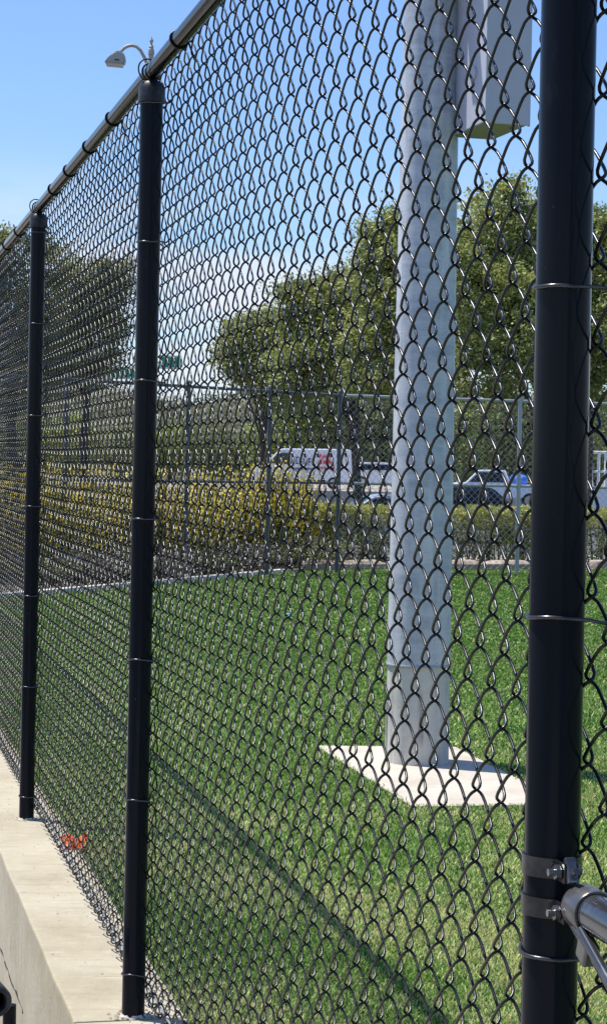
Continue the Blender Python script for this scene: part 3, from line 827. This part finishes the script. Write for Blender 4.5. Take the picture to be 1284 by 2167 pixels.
def tree(label, name, d, base_px, zg, blobs_px, n_clump, per, leafmat, leaf, sig, r=.18, group=None):
    """blobs_px: (px, py, rx_px, rz_px, depth offset)"""
    k = F/d
    bp = P(base_px, 1000, d); base = Vector((bp.x, d, zg))
    root = empty(name, base); bpy.context.view_layer.update()
    tag(root, label, 'tree', group)
    blobs = []
    for (x, y, rx, rz, dy) in blobs_px:
        c = P(x, y, d+dy); blobs.append((tuple(c), (rx/k, rx/k*.9, rz/k)))
    for c0, r0 in list(blobs):          # ragged side lobes
        for _ in range(3):
            a_ = random.uniform(0, 2*PI); e_ = random.uniform(-.5, 1.1); q_ = random.uniform(.85, 1.08)
            cc_ = (c0[0]+math.cos(a_)*math.cos(e_)*r0[0]*q_, c0[1]+math.sin(a_)*math.cos(e_)*r0[1]*q_, c0[2]+math.sin(e_)*r0[2]*q_)
            f_ = random.uniform(.20, .36); blobs.append((cc_, (r0[0]*f_, r0[1]*f_, r0[2]*f_)))
    pts, rn = crown_points(blobs, n_clump, per, sig)
    acc = Acc(); leaf_cloud(acc, pts, leaf, rn)
    par(acc.build('crown', leafmat, None, smooth=False), root)
    blobs = blobs[:len(blobs_px)+6]; cen = sum((Vector(b[0]) for b in blobs), Vector())/len(blobs)
    top = Vector((base.x*.6+cen.x*.4, base.y, cen.z))
    par(trunk_mesh(base, top, r, [Vector(b[0]) for b in blobs]).build('trunk', M['bark'], None), root)
    return root
gt = 'trees beyond the far fence'
tree('tallest olive-green tree, its crown between the light pole and the near post', 'tree', 44, 1165, ZL,
     [(1040, 560, 75, 165, 0), (1105, 520, 70, 140, .5), (990, 640, 75, 130, -.5), (1100, 700, 95, 150, -.8), (1010, 770, 90, 90, -.3), (1150, 620, 80, 200, .6), (1060, 460, 40, 75, 0)], 640, 112, M['leaf1'], .10, .19, .2, gt)
tree('olive-green tree at the right edge, beyond the near post', 'tree', 45, 1222, ZL,
     [(1270, 600, 75, 150, 0), (1330, 640, 110, 190, .5), (1250, 740, 75, 120, -.5), (1290, 520, 50, 80, 0)], 400, 112, M['leaf1'], .10, .19, .2, gt)
tree('rounded olive-green tree whose crown passes behind the light pole', 'tree', 47, 868, ZL,
     [(850, 600, 80, 130, 0), (800, 640, 65, 130, .3), (900, 680, 80, 150, -.4), (820, 760, 95, 90, -.3), (795, 540, 40, 70, .2), (850, 505, 45, 65, 0)], 560, 112, M['leaf1'], .10, .19, .2, gt)
tree('middle olive-green tree, next lower than the one behind the light pole', 'tree', 50, 772, ZL,
     [(690, 690, 65, 100, 0), (645, 660, 45, 75, .2), (725, 740, 70, 100, -.3), (660, 780, 75, 75, -.2), (620, 630, 25, 42, 0), (720, 620, 35, 50, 0)], 440, 104, M['leaf1'], .105, .21, .14, gt)
tree('lowest olive-green tree, leftmost of the row on the right side', 'tree', 52, 560, ZL,
     [(550, 750, 60, 75, 0), (515, 760, 40, 65, .2), (590, 790, 60, 65, -.3), (495, 715, 22, 32, 0), (560, 690, 35, 40, 0)], 330, 104, M['leaf1'], .105, .21, .09, gt)
tree('dull green tree at the far left edge behind the fence', 'tree', 58, 30, ZL,
     [(20, 620, 75, 130, 0), (70, 700, 70, 130, .3), (-60, 660, 80, 150, 0), (110, 560, 40, 60, 0), (30, 790, 90, 80, 0), (0, 530, 30, 45, 0)], 470, 62, M['leaf2'], .13, .24, .2, gt)
tree('dull green tree between the two farther fence posts', 'tree', 60, 175, ZL,
     [(150, 640, 50, 95, 0), (200, 630, 45, 75, .3), (235, 590, 32, 42, 0), (180, 740, 70, 80, 0), (262, 600, 20, 45, 0), (130, 780, 70, 60, .3), (225, 690, 40, 60, 0)], 380, 60, M['leaf2'], .13, .24, .17, gt)
def shrub(label, c, r, n_clump, per, leafmat, leaf, sig, cat='shrub', name='shrub', group=None, stems=14):
    root = empty(name, (c[0], c[1], c[2])); bpy.context.view_layer.update()
    tag(root, label, cat, group)
    blobs = [((c[0]+random.uniform(-.4, .4)*r[0], c[1]+random.uniform(-.3, .3)*r[1], c[2]+r[2]*random.uniform(.75, 1.1)), (r[0]*.75, r[1]*.8, r[2]*.85)) for _ in range(4)]
    pts, rn = crown_points(blobs, n_clump, per, sig)
    pts = pts[pts[:, 2] > c[2]+.02]; rn = rn[:len(pts)]
    acc = Acc(); leaf_cloud(acc, pts, leaf, rn)
    par(acc.build('foliage', leafmat, None, smooth=False), root)
    acc = Acc()
    for _ in range(stems):
        a = random.uniform(0, 2*PI); k = random.uniform(.3, .8)
        acc.tube([(c[0], c[1], c[2]-.02), (c[0]+math.cos(a)*r[0]*k*.5, c[1]+math.sin(a)*r[1]*k*.5, c[2]+r[2]*.8), (c[0]+math.cos(a)*r[0]*k, c[1]+math.sin(a)*r[1]*k, c[2]+r[2]*1.5)], [.02*r[0], .012*r[0], .004*r[0]], 5)
    par(acc.build('stems', M['bark'], None), root)
    return root
# shrubs on the far bank behind the road
gb = 'bushes on the bank behind the far road'
far = [(470, 'grey-green bush beyond the far road, left of the van'), (560, 'sunny green bush above the windscreen of the white van'), (640, 'sunny green bush above the middle of the white van'),
       (715, 'green bush above the rear of the white van'), (800, 'dark bush left of the light pole behind the red-marked cars'), (900, 'dark bush hidden mostly by the light pole'),
       (1000, 'yellowish bush between the light pole and the pickup'), (1075, 'dark bush directly behind the white pickup'), (1160, 'dark bush behind the near post'), (1260, 'yellow-green bush above the white truck at the right edge'), (360, 'grey-green bush right of the second fence post'), (250, 'olive bush left of the second fence post'), (150, 'olive bush right of the third fence post'), (40, 'olive bush left of the third fence post')]
for px, lb in far:
    c = P(px, 1000, 150); hgt = random.uniform(2.0, 2.6)
    if px >= 640: hgt = random.uniform(3.6, 4.4)
    lm = M['leaf4'] if px in (560, 640, 1000, 1260, 360, 150) else M['leaf2']
    shrub(lb, (c.x, 150, .2), (2.4, 1.6, hgt), 150 if hgt < 3 else 300, 30, lm, .30, .42, group=gb, name='bush')
acc = Acc(); pts = []
for _ in range(2600):
    x = rng.uniform(-34, 44); y = rng.uniform(176, 235)
    j = (y-172)/9; up = 1-math.exp(-j*.22); left = 1/(1+math.exp((x+4)/9))
    z = .15+up*(6.5+6.5*left+1.6*math.sin(x*.11+1)+1.1*math.sin(x*.31+j*.4))*.9
    pts.append(np.array([x, y, z+.6])+rng.normal(size=(26, 3))*np.array([1.0, 1.0, .8]))
pts = np.concatenate(pts)
leaf_cloud(acc, pts, .6)
tag(acc.build('hillside_scrub', M['scrub'], None, smooth=False), 'scrubby vegetation covering the far hillside', 'scrub', kind='stuff')
# hedge
hc0 = corner+Vector((0.2, 1.55, 0)); hl = 12.0
n = 105000
tt = rng.uniform(0, hl, n); face = rng.random(n)
HH = 0.80; HD = 1.15
yy = np.where(face < .42, rng.normal(0, .035, n), rng.uniform(0, HD, n)); zz = np.where(face < .42, rng.uniform(.03, HH, n), HH+rng.normal(0, .03, n))
inn = rng.random(n) < .12
zz = np.where(inn, rng.uniform(.03, HH, n), zz); yy = np.where(inn, rng.uniform(0, HD, n), yy)
zz = zz+.03*np.sin(tt*2.3)+.025*np.sin(tt*5.1); yy = yy+.06*np.sin(tt*3.1)*np.sin(zz*5)
# twiggy gaps low down
keep = (rng.random(n) < .30+.7*(zz/HH))
tt, yy, zz = tt[keep], yy[keep], zz[keep]
cc = np.stack([hc0.x+rdir.x*tt-rdir.y*yy, hc0.y+rdir.y*tt+rdir.x*yy, zz], -1)
rn = np.clip(rng.beta(2, 2.4, len(tt))*.75+.3*(zz > HH*.72)+.1*np.sin(tt*4)*np.sin(zz*8), 0, 1)  # sunlit hedge top put into the colour: upper leaves get lighter tones
hd = empty('hedge', hc0+rdir*hl/2); tag(hd, 'clipped waist-high hedge with sunlit yellow-green top painted into its leaves behind the galvanised fence', 'hedge'); bpy.context.view_layer.update()
acc = Acc(); leaf_cloud(acc, cc, .05, rn, aspect=.6); par(acc.build('foliage', M['leaf3'], None, smooth=False), hd)
acc = Acc()
for _ in range(420):
    t0 = random.uniform(0, hl); y0 = random.uniform(.02, .5)
    b0 = hc0+rdir*t0+Vector((0, y0, 0)); tp_ = b0+rdir*random.uniform(-.18, .18)+Vector((0, random.uniform(-.05, .1), random.uniform(.4, .7)))
    acc.tube([tuple(b0), tuple(b0.lerp(tp_, .5)+Vector((random.uniform(-.03, .03), 0, 0))), tuple(tp_)], [.012, .008, .004], 4)
par(acc.build('stems', M['drystem' if False else 'bark'], None), hd)
# ------------------------------------------------------------------ yellow flowering shrubs and dry stems in the left bed
def broom(label, c, h, r, nst, flower, group, mt=M['yellow'], name='flowering_shrub', fl=.052, green=M['leaf4'], den=1.0):
    root = empty(name, c); bpy.context.view_layer.update(); tag(root, label, 'shrub', group)
    st = Acc(); fc = []; gc = []
    for _ in range(nst):
        a = random.uniform(0, 2*PI); q = r*math.sqrt(random.random()); hh = h*random.uniform(.55, 1.12)
        b0 = Vector(c)+Vector((math.cos(a)*q*.35, math.sin(a)*q*.35, -.02))
        t1 = Vector(c)+Vector((math.cos(a)*q+random.uniform(-.08, .08), math.sin(a)*q, hh))
        m_ = b0.lerp(t1, .5)+Vector((math.cos(a)*.05, math.sin(a)*.05, .06))
        path = [tuple(b0), tuple(b0.lerp(m_, .5)), tuple(m_), tuple(m_.lerp(t1, .5)), tuple(t1)]
        st.tube(path, [.009, .007, .006, .004, .002], 4)
        for i in range(int(22*den)):
            u_ = random.random()
            p_ = m_.lerp(t1, random.uniform(-.6, 1.0)) if u_ < .8 else b0.lerp(m_, random.random())
            jit = Vector((random.gauss(0, .045), random.gauss(0, .045), random.gauss(0, .05)))
            (fc if random.random() < flower*(.35+.65*min(1, max(0, (p_.z-c[2])/h*1.4))) else gc).append(tuple(p_+jit))
    par(st.build('stems', M['leaf4'] if mt is M['yellow'] else M['bark'], None), root)
    # stems material has no rnd attribute; fine
    if fc:
        acc = Acc(); leaf_cloud(acc, np.array(fc), fl, rng.beta(3, 1.6, len(fc)), aspect=.8); fo = acc.build('flowers', mt, None, smooth=False); par(fo, root); fo['kind'] = 'stuff'
    if gc:
        acc = Acc(); leaf_cloud(acc, np.array(gc), .035, aspect=.5); par(acc.build('foliage', green, None, smooth=False), root)
    return root
gy = 'yellow flowering shrubs in the bed left of the turf'
brooms = [(118, 24.6, 1.40, .75, 'yellow flowering shrub just right of the third fence post'), (200, 25.6, 1.30, .75, 'broad yellow flowering shrub halfway between the second and third posts'),
          (262, 26.2, 1.15, .6, 'orange-yellow flowering shrub left of the second fence post'), (352, 26.6, 1.35, .7, 'bright yellow shrub immediately right of the second fence post'),
          (425, 27.6, 1.25, .65, 'yellow shrub left of the windscreen of the white van'), (500, 28.6, 1.32, .6, 'yellow shrub below the front of the white van'),
          (556, 29.2, 1.42, .5, 'tall slender yellow shrub in front of the white van'), (606, 30.0, 1.30, .5, 'yellow shrub in front of the middle of the white van'),
          (648, 30.4, .85, .5, 'low thin yellow shrub left of the dark corner post'), (22, 24.0, 1.35, .8, 'yellow flowering shrub at the left edge behind the third post')]
for px, d, h, r, lb in brooms:
    c = P(px, 1000, d); broom(lb, (c.x, d, 0), h, r, 175, .80 if px < 640 else .55, gy)
gd = 'dry twiggy shrubs along the kerb of the left bed'
drys = [(100, 23.4, 'dry twiggy shrub by the kerb right of the third post'), (180, 23.9, 'dry greyish shrub by the kerb below the broad yellow shrub'), (250, 24.3, 'dry twiggy shrub by the kerb left of the second post'),
        (345, 25.0, 'dry green-tinged shrub by the kerb right of the second post'), (430, 26.3, 'dry shrub between the kerb and the yellow shrubs'), (505, 27.4, 'leaning dry shrub where the kerb bends away'),
        (570, 28.3, 'dry shrub in front of the tall slender yellow shrub'), (640, 28.9, 'arching straw-coloured shrub beside the dark corner post'), (690, 29.3, 'dark leafy shrub just left of the corner post')]
for px, d, lb in drys:
    c = P(px, 1000, d); broom(lb, (c.x, d, 0), .40, .58, 70, .22, gd, mt=M['pink'], name='dry_shrub', fl=.035, green=M['drystem'] if px in (180, 345, 505) else M['leaf4'], den=1.0)
# mulch litter
acc = Acc()
n = 26000
X = rng.uniform(-6.5, 3.5, n); Y = rng.uniform(19, 32, n); k = pip(bed, X, Y); X = X[k]; Y = Y[k]
leaf_cloud(acc, np.stack([X, Y, rng.uniform(.0, .05, len(X))], -1), .05)
tag(acc.build('mulch', M['drystem'], None, smooth=False), 'loose mulch and leaf litter on the planting bed', 'mulch', kind='stuff')
# ------------------------------------------------------------------ vehicles
def wheel(parent, x, y, r, wd=.22):
    bm = bmesh.new(); cyl(bm, (0, -wd/2, 0), (0, wd/2, 0), r, n=28)
    bmesh.ops.bevel(bm, geom=[e for e in bm.edges if len(e.link_faces) == 2 and abs(e.calc_face_angle(0)) > 1], offset=.03, segments=2, affect='EDGES')
    t_ = from_bm('wheel', bm, M['rubber'], parent, smooth=True, loc=(x, y, r))
    bm = bmesh.new(); cyl(bm, (0, -wd/2-.012, 0), (0, -wd/2+.05, 0), r*.6, r*.55, n=20); cyl(bm, (0, wd/2-.05, 0), (0, wd/2+.012, 0), r*.55, r*.6, n=20)
    from_bm('rim', bm, M['hub'], t_, smooth=True)
def profile(bm, pts, y0, y1, taper=0.0, zt=1.0, bevel=.05):
    """closed side outline (x,z) extruded across y; upper points pulled in by taper"""
    zmax = max(p[1] for p in pts)
    def ins(z): return taper*max(0, (z-zt)/(zmax-zt+1e-6)) if z > zt else 0
    A = [bm.verts.new((x, y0+ins(z), z)) for x, z in pts]; B = [bm.verts.new((x, y1-ins(z), z)) for x, z in pts]
    n = len(pts)
    fs = [bm.faces.new(A), bm.faces.new(list(reversed(B)))]
    for i in range(n):
        j = (i+1) % n; fs.append(bm.faces.new((A[j], A[i], B[i], B[j])))
    bmesh.ops.recalc_face_normals(bm, faces=fs)
    if bevel: bmesh.ops.bevel(bm, geom=[e for e in bm.edges], offset=bevel, segments=3, affect='EDGES', clamp_overlap=True)
def poly_panel(name, pts, y, m_, parent, th=.012):
    bm = bmesh.new()
    A = [bm.verts.new((x, y, z)) for x, z in pts]; B = [bm.verts.new((x, y-th if y < 0 else y+th, z)) for x, z in pts]
    bm.faces.new(A); bm.faces.new(list(reversed(B))); n = len(pts)
    for i in range(n):
        j = (i+1) % n; bm.faces.new((A[i], A[j], B[j], B[i]))
    bmesh.ops.recalc_face_normals(bm, faces=bm.faces)
    return from_bm(name, bm, m_, parent)
def bar(name, lo, hi, m_, parent, bevel=.01):
    bm = bmesh.new(); box(bm, lo, hi, bevel=bevel); return from_bm(name, bm, m_, parent)
# white cargo van: nose points left
dv = 116.0; cv = P(641, 1000, dv)
van = empty('van', (cv.x, dv, .2), 0.0)
tag(van, 'white cargo van with navy and red lettering parked facing left', 'van')
bm = bmesh.new()
profile(bm, [(-2.95, .42), (-2.98, .95), (-2.75, 1.22), (-2.1, 1.42), (-1.45, 2.18), (-1.2, 2.30), (2.55, 2.32), (2.78, 2.22), (2.92, 1.2), (2.92, .45)], -.98, .98, .14, 1.2, .06)
from_bm('body', bm, M['white'], van, smooth=True)
poly_panel('side_window', [(-1.98, 1.42), (-1.42, 2.02), (-.75, 2.02), (-.75, 1.38)], -.955, M['glass'], van, .03)
bm = bmesh.new(); A4 = [(-2.12, -.80, 1.47), (-2.12, .80, 1.47), (-1.50, .74, 2.17), (-1.50, -.74, 2.17)]
vs_ = [bm.verts.new(p) for p in A4]; bm.faces.new(vs_); bmesh.ops.solidify(bm, geom=bm.faces[:], thickness=.03)
o = from_bm('windscreen', bm, M['glass'], van); o.location = (-.03, 0, .02)
for x in (-2.0, 1.75): wheel(van, x, -.87, .36); wheel(van, x, .87, .36)
bar('bumper', (-3.04, -.9, .38), (-2.9, .9, .62), M['rubber'], van); bar('bumper', (2.9, -.9, .40), (3.02, .9, .56), M['rubber'], van)
bar('sill', (-1.5, -1.0, .36), (1.3, -.96, .50), M['rubber'], van)
for y in (-.8, .8):
    bar('headlight', (-2.99, y-.13, .92), (-2.80, y+.13, 1.12), M['chrome'], van, .02)
    bar('taillight', (2.88, y-.07, 1.0), (2.96, y+.07, 1.5), M['redp'], van, .01)
# indistinct lettering: dark and red strokes
bm = bmesh.new(); random.seed(11)
x = -.65
while x < .70:
    wdt_ = random.choice([.12, .16, .20]); kind = random.random()
    z0_ = 1.32 if random.random() < .8 else 1.40
    box(bm, (x, -1.0, z0_), (x+.05, -.978, z0_+.42))
    if kind < .6: box(bm, (x+.05, -1.0, z0_+.35), (x+wdt_, -.978, z0_+.42))
    if kind < .4 or kind > .8: box(bm, (x+.05, -1.0, z0_+.18), (x+wdt_, -.978, z0_+.25))
    if kind > .45: box(bm, (x+.05, -1.0, z0_), (x+wdt_, -.978, z0_+.06))
    x += wdt_+.07
x = -.45
while x < .5:
    box(bm, (x, -1.0, 1.08), (x+.07, -.978, 1.2)); x += .12
o = from_bm('lettering', bm, M['navy'], van)
bm = bmesh.new()
def stroke(p0, p1, w_):
    d = Vector((p1[0]-p0[0], 0, p1[1]-p0[1])); Lk = d.length; a_ = math.atan2(d.z, d.x)
    Mk = Matrix.Translation((p0[0], -.99, p0[1])) @ Matrix.Rotation(-a_, 4, 'Y')
    box(bm, (0, -.011, -w_/2), (Lk, .011, w_/2), Mk)
stroke((.82, 1.32), (1.20, 1.92), .07); stroke((1.20, 1.92), (1.78, 1.32), .07)
for x in (.86, 1.02, 1.2, 1.36, 1.52, 1.68): box(bm, (x, -1.001, 1.10), (x+.10, -.979, 1.27))
for x in (.78, .92, 1.34, 1.45): box(bm, (x, -1.001, 1.82), (x+.09, -.979, 2.0))
for x in (.95, 1.15, 1.4): box(bm, (x, -1.001, 1.42), (x+.11, -.979, 1.62))
from_bm('red_emblem', bm, M['redp'], van)
def car(label, name, px, d, zg, rz, paint, kind='sedan', cat='car', L_=4.5, W_=1.78, H_=1.45, group=None):
    c = P(px, 1000, d); r = empty(name, (c.x, d, zg), rz); tag(r, label, cat, group)
    h = L_/2
    if kind == 'sedan':
        prof = [(-h, .32), (-h-.03, .62), (-h+.25, .78), (-h+1.15, .93), (-h+1.85, H_-.06), (-h+2.3, H_), (-h+3.2, H_-.02), (-h+3.9, 1.0), (h-.05, .92), (h, .6), (h-.02, .32)]
        win = [(-h+1.32, .97), (-h+1.92, H_-.13), (-h+3.12, H_-.12), (-h+3.62, .99)]
    elif kind == 'suv':
        prof = [(-h, .38), (-h-.02, .8), (-h+.2, 1.0), (-h+1.1, 1.12), (-h+1.65, H_-.05), (-h+2.1, H_), (h-.35, H_-.02), (h-.06, 1.15), (h, .8), (h, .38)]
        win = [(-h+1.28, 1.15), (-h+1.75, H_-.14), (h-.55, H_-.14), (h-.35, 1.14)]
    else:   # pickup
        prof = [(-h, .45), (-h-.02, .95), (-h+.15, 1.12), (-h+1.35, 1.18), (-h+1.9, H_-.03), (-h+2.2, H_), (-h+3.2, H_-.02), (-h+3.45, 1.2), (-h+3.5, 1.12), (h-.02, 1.12), (h, .8), (h, .5)]
        win = [(-h+1.52, 1.2), (-h+2.0, H_-.13), (-h+3.1, H_-.13), (-h+3.28, 1.2)]
    bm = bmesh.new(); profile(bm, prof, -W_/2, W_/2, .22, .95, .045); from_bm('body', bm, paint, r, smooth=True)
    for sg in (-1, 1):
        a1, a2 = win[0], win[1]
        bm = bmesh.new()
        inn = lambda z: .22*max(0, (z-.95)/(H_-.95))
        A = [bm.verts.new((x, sg*(W_/2-inn(z)+.006), z)) for x, z in win]; bm.faces.new(A)
        bmesh.ops.solidify(bm, geom=bm.faces[:], thickness=.012); from_bm('side_window', bm, M['glass'], r)
    for (p0, p1, nm) in ((prof[3], prof[4], 'windscreen'), (prof[7], prof[6], 'rear_window')):
        bm = bmesh.new(); q0 = Vector((p0[0], 0, p0[1])); q1 = Vector((p1[0], 0, p1[1])); dn = (q1-q0); nn_ = Vector((-dn.z, 0, dn.x)).normalized()
        if nm == 'rear_window': nn_ = -nn_
        if nn_.z < 0: nn_ = -nn_
        a_, b_ = q0+dn*.12+nn_*.012, q0+dn*.9+nn_*.012
        A = [bm.verts.new(v) for v in ((a_.x, -W_/2+.16, a_.z), (a_.x, W_/2-.16, a_.z), (b_.x, W_/2-.30, b_.z), (b_.x, -W_/2+.30, b_.z))]
        bm.faces.new(A); bmesh.ops.solidify(bm, geom=bm.faces[:], thickness=.012); from_bm(nm, bm, M['glass'], r)
    wr = .33 if kind == 'sedan' else .38
    for x in (-h+.88, h-.95):
        for y in (-W_/2+.10, W_/2-.10): wheel(r, x, y, wr)
    for y in (-W_/2+.24, W_/2-.24):
        zl = .68 if kind == 'sedan' else .92
        bar('headlight', (-h-.03, y-.16, zl-.07), (-h+.12, y+.16, zl+.07), M['chrome'], r, .02)
        bar('taillight', (h-.12, y-.14, zl-.02+.05), (h+.02, y+.14, zl+.22), M['redp'], r, .02)
    bar('bumper', (-h-.07, -W_/2+.1, .32), (-h+.1, W_/2-.1, .5), M['rubber'], r, .03); bar('bumper', (h-.1, -W_/2+.1, .34), (h+.06, W_/2-.1, .5), M['rubber'], r, .03)
    return r
car('white estate car with red tail lights just right of the van', 'car', 800, 122, .2, math.radians(195), M['white'], 'suv', H_=1.62)
car('silver car half hidden by the hedge, left of the light pole', 'car', 806, 58, ZL-.0, math.radians(8), M['silver'], 'sedan', L_=4.4, H_=1.42)
car('black car half hidden by the hedge, right of the light pole', 'car', 1000, 60, ZL, math.radians(186), M['black'], 'suv', L_=4.3, H_=1.68)
pk = car('white pickup carrying a blue tarpaulin in its bed', 'pickup_truck', 1045, 95, -.3, math.radians(-8), M['white'], 'pickup', 'pickup', L_=5.3, W_=1.9, H_=1.8)
# tarpaulin in the bed
bm = bmesh.new(); bmesh.ops.create_icosphere(bm, subdivisions=4, radius=1)
for v in bm.verts:
    q = v.co; v.co = Vector((math.copysign(abs(q.x)**.6, q.x)*.42, math.copysign(abs(q.y)**.6, q.y)*.6, math.copysign(abs(q.z)**.8, q.z)*.30+.05*math.sin(q.x*9)*math.cos(q.y*7)))
c = P(1096, 1000, 95)
tp_o = from_bm('tarpaulin', bm, M['bluep'], None, smooth=True, loc=(c.x, 95.0, .98)); tag(tp_o, 'bright blue bundled tarpaulin in the white pickup bed', 'tarpaulin')
# second pickup bed position check: white utility truck at right edge
c = P(1388, 1000, 78)
tr = empty('utility_truck', (c.x, 78, -.70), math.radians(180)); tag(tr, 'white utility truck with an upright ladder rack at the right edge', 'truck')
bm = bmesh.new(); profile(bm, [(-2.7, .5), (-2.75, 1.0), (-2.5, 1.2), (-1.9, 1.3), (-1.45, 2.0), (-1.2, 2.08), (-.45, 2.08), (-.4, .5)], -.95, .95, .14, 1.2, .05); from_bm('cab', bm, M['white'], tr, smooth=True)
bar('service_body', (-.36, -.98, .6), (2.75, .98, 1.55), M['white'], tr, .03)
for x in (-1.95, 1.7): wheel(tr, x, -.85, .38); wheel(tr, x, .85, .38)
bm = bmesh.new()
for x in (-.2, .9, 1.85, 2.1, 2.4, 2.65):
    for y in (-.93, .93): cyl(bm, (x, y, 1.53), (x, y, 2.95), .045, n=10)
for z in (2.2, 2.95):
    for y in (-.93, .93): cyl(bm, (-.2, y, z), (2.65, y, z), .04, n=10)
for x in (-.2, .9, 1.85, 2.65): cyl(bm, (x, -.93, 2.95), (x, .93, 2.95), .04, n=10)
from_bm('ladder_rack', bm, M['white'], tr, smooth=True)
poly_panel('side_window', [(-1.75, 1.35), (-1.38, 1.9), (-.6, 1.9), (-.6, 1.35)], .93, M['glass'], tr, .03)
for y in (-.7, .7): bar('taillight', (2.74, y-.1, .8), (2.79, y+.1, 1.1), M['redp'], tr, .01)
# ------------------------------------------------------------------ highway signs
def hsign(label, x0, x1, y0, y1, d, postx):
    a = P(x0, y0, d); b = P(x1, y1, d); zg = .1
    r = empty('highway_sign', ((a.x+b.x)/2, d, zg)); tag(r, label, 'sign'); cx = (a.x+b.x)/2
    z1, z0 = a.z-zg, b.z-zg; hw = (b.x-a.x)/2
    bm = bmesh.new(); box(bm, (-hw, -.06, z0), (hw, 0, z1), bevel=.02); pn_ = from_bm('panel', bm, M['sign'], r)
    bm = bmesh.new()
    for zz_ in (z0+.06, z1-.12): box(bm, (-hw+.08, -.075, zz_), (hw-.08, -.062, zz_+.05))
    for xx in (-hw+.06, hw-.11): box(bm, (xx, -.075, z0+.06), (xx+.05, -.062, z1-.07))
    from_bm('border', bm, M['white'], pn_)
    bm = bmesh.new(); px_ = P(postx, 900, d).x-cx
    cyl(bm, (px_, .35, 0), (px_, .35, z1+.2), .22, .16, n=14)
    cyl(bm, (min(px_, -hw), .35, (z0+z1)/2), (max(px_, hw), .35, (z0+z1)/2), .10, n=10)
    for q in (-.6, .6): cyl(bm, (q*hw, .0, (z0+z1)/2), (q*hw, .35, (z0+z1)/2), .05, n=8)
    from_bm('gantry', bm, M['signpost'], r, smooth=True)
hsign('small green highway sign right of the second fence post', 338, 383, 752, 781, 168, 312)
hsign('long green highway sign between the second and third posts', 166, 288, 775, 803, 168, 300)
# ------------------------------------------------------------------ street lamp
dl = 52.0
lb_ = P(320, 128, dl)
bx = lb_.x
lamp = empty('street_lamp', (bx, dl, ZL)); tag(lamp, 'ornamental street lamp with finial and curved arm above the second post', 'street lamp')
kk = dl/F
def Lp_(px, py): q = P(px, py, dl); return Vector((q.x-bx, 0, q.z-ZL))
top_ = Lp_(320, 108)
bm = bmesh.new(); cyl(bm, (0, 0, 0), (0, 0, top_.z), .10, .065, n=16)
lathe(bm, [(.22, 0), (.22, .25), (.15, .4), (.12, 1.0), (.10, 1.05)], 20)
from_bm('pole', bm, M['lampgrey'], lamp, smooth=True)
bm = bmesh.new(); z = top_.z; u_ = kk
lathe(bm, [(.085, z-8*u_), (.085, z-.5*u_), (5.5*u_, z), (6*u_, z+3*u_), (4.2*u_, z+6*u_), (5.5*u_, z+9*u_), (3*u_, z+12*u_), (2.4*u_, z+17*u_), (4.2*u_, z+20*u_), (4.2*u_, z+22*u_), (2*u_, z+26*u_), (.5*u_, z+31*u_)], 18)
from_bm('finial', bm, M['lampgrey'], lamp, smooth=True)
acc = Acc()
arm = [Lp_(x, y) for x, y in ((318, 150), (306, 122), (298, 107), (290, 99), (281, 96), (272, 97), (264, 101), (257, 108), (253, 116))]
acc.tube([tuple(p) for p in arm], .045, 12)
am = acc.build('arm', M['lampgrey'], lamp)
bm = bmesh.new()
o0 = Lp_(245, 126)
# wedge shaped head: low tip at the left, tall at the right, viewed a little from below
prof = [(222, 135), (226, 128), (240, 114), (250, 109), (262, 112), (266, 122), (266, 133), (262, 138)]
pts = [Lp_(x, y) for x, y in prof]
A = [bm.verts.new((p.x, -.17 if 1 < i < 6 else -.20, p.z)) for i, p in enumerate(pts)]; B = [bm.verts.new((p.x, .17, p.z)) for p in pts]
bm.faces.new(A); bm.faces.new(list(reversed(B)))
for i in range(len(A)):
    j = (i+1) % len(A); bm.faces.new((A[j], A[i], B[i], B[j]))
bmesh.ops.recalc_face_normals(bm, faces=bm.faces)
bmesh.ops.bevel(bm, geom=bm.edges[:], offset=.03, segments=3, affect='EDGES', clamp_overlap=True)
hdm = from_bm('lamp_head', bm, M['lampgrey'], lamp, smooth=True)
bm = bmesh.new()
l0, l1 = Lp_(226, 136.5), Lp_(261, 139.5)
vv = [(l0.x, -.16), (l1.x, -.16), (l1.x, .14), (l0.x, .14)]
A = [bm.verts.new((x, y, (l0.z if i in (0, 3) else l1.z)+.02)) for i, (x, y) in enumerate(vv)]; B = [bm.verts.new((x*1, y*.8, (l0.z if i in (0, 3) else l1.z)-.035)) for i, (x, y) in enumerate(vv)]
bm.faces.new(A); bm.faces.new(list(reversed(B)))
for i in range(4): j = (i+1) % 4; bm.faces.new((A[i], A[j], B[j], B[i]))
bmesh.ops.recalc_face_normals(bm, faces=bm.faces)
from_bm('lens', bm, M['lamplens'], hdm)
bm = bmesh.new(); p = Lp_(249, 130); box(bm, (p.x-4*kk*1.2, -.235, p.z-.6*kk), (p.x+5*kk, -.19, p.z+.9*kk)); from_bm('latch', bm, M['dark'], hdm)
bm = bmesh.new(); p = Lp_(254, 114); cyl(bm, (p.x, 0, p.z-.06), (p.x, 0, p.z+.07), .07, n=14); from_bm('clamp', bm, M['lampgrey'], am, smooth=True)
# verify camera mapping
bpy.context.view_layer.update()
from bpy_extras.object_utils import world_to_camera_view
S.render.resolution_x = 1284; S.render.resolution_y = 2167
for px, py, d in ((100, 100, 5), (1200, 2000, 3), (642, 1083, 10)):
    q = world_to_camera_view(S, co, P(px, py, d)); print('chk', px, py, round(q.x*1284, 1), round((1-q.y)*2167, 1))
print('verts', sum(len(o.data.vertices) for o in bpy.data.objects if o.type == 'MESH'))
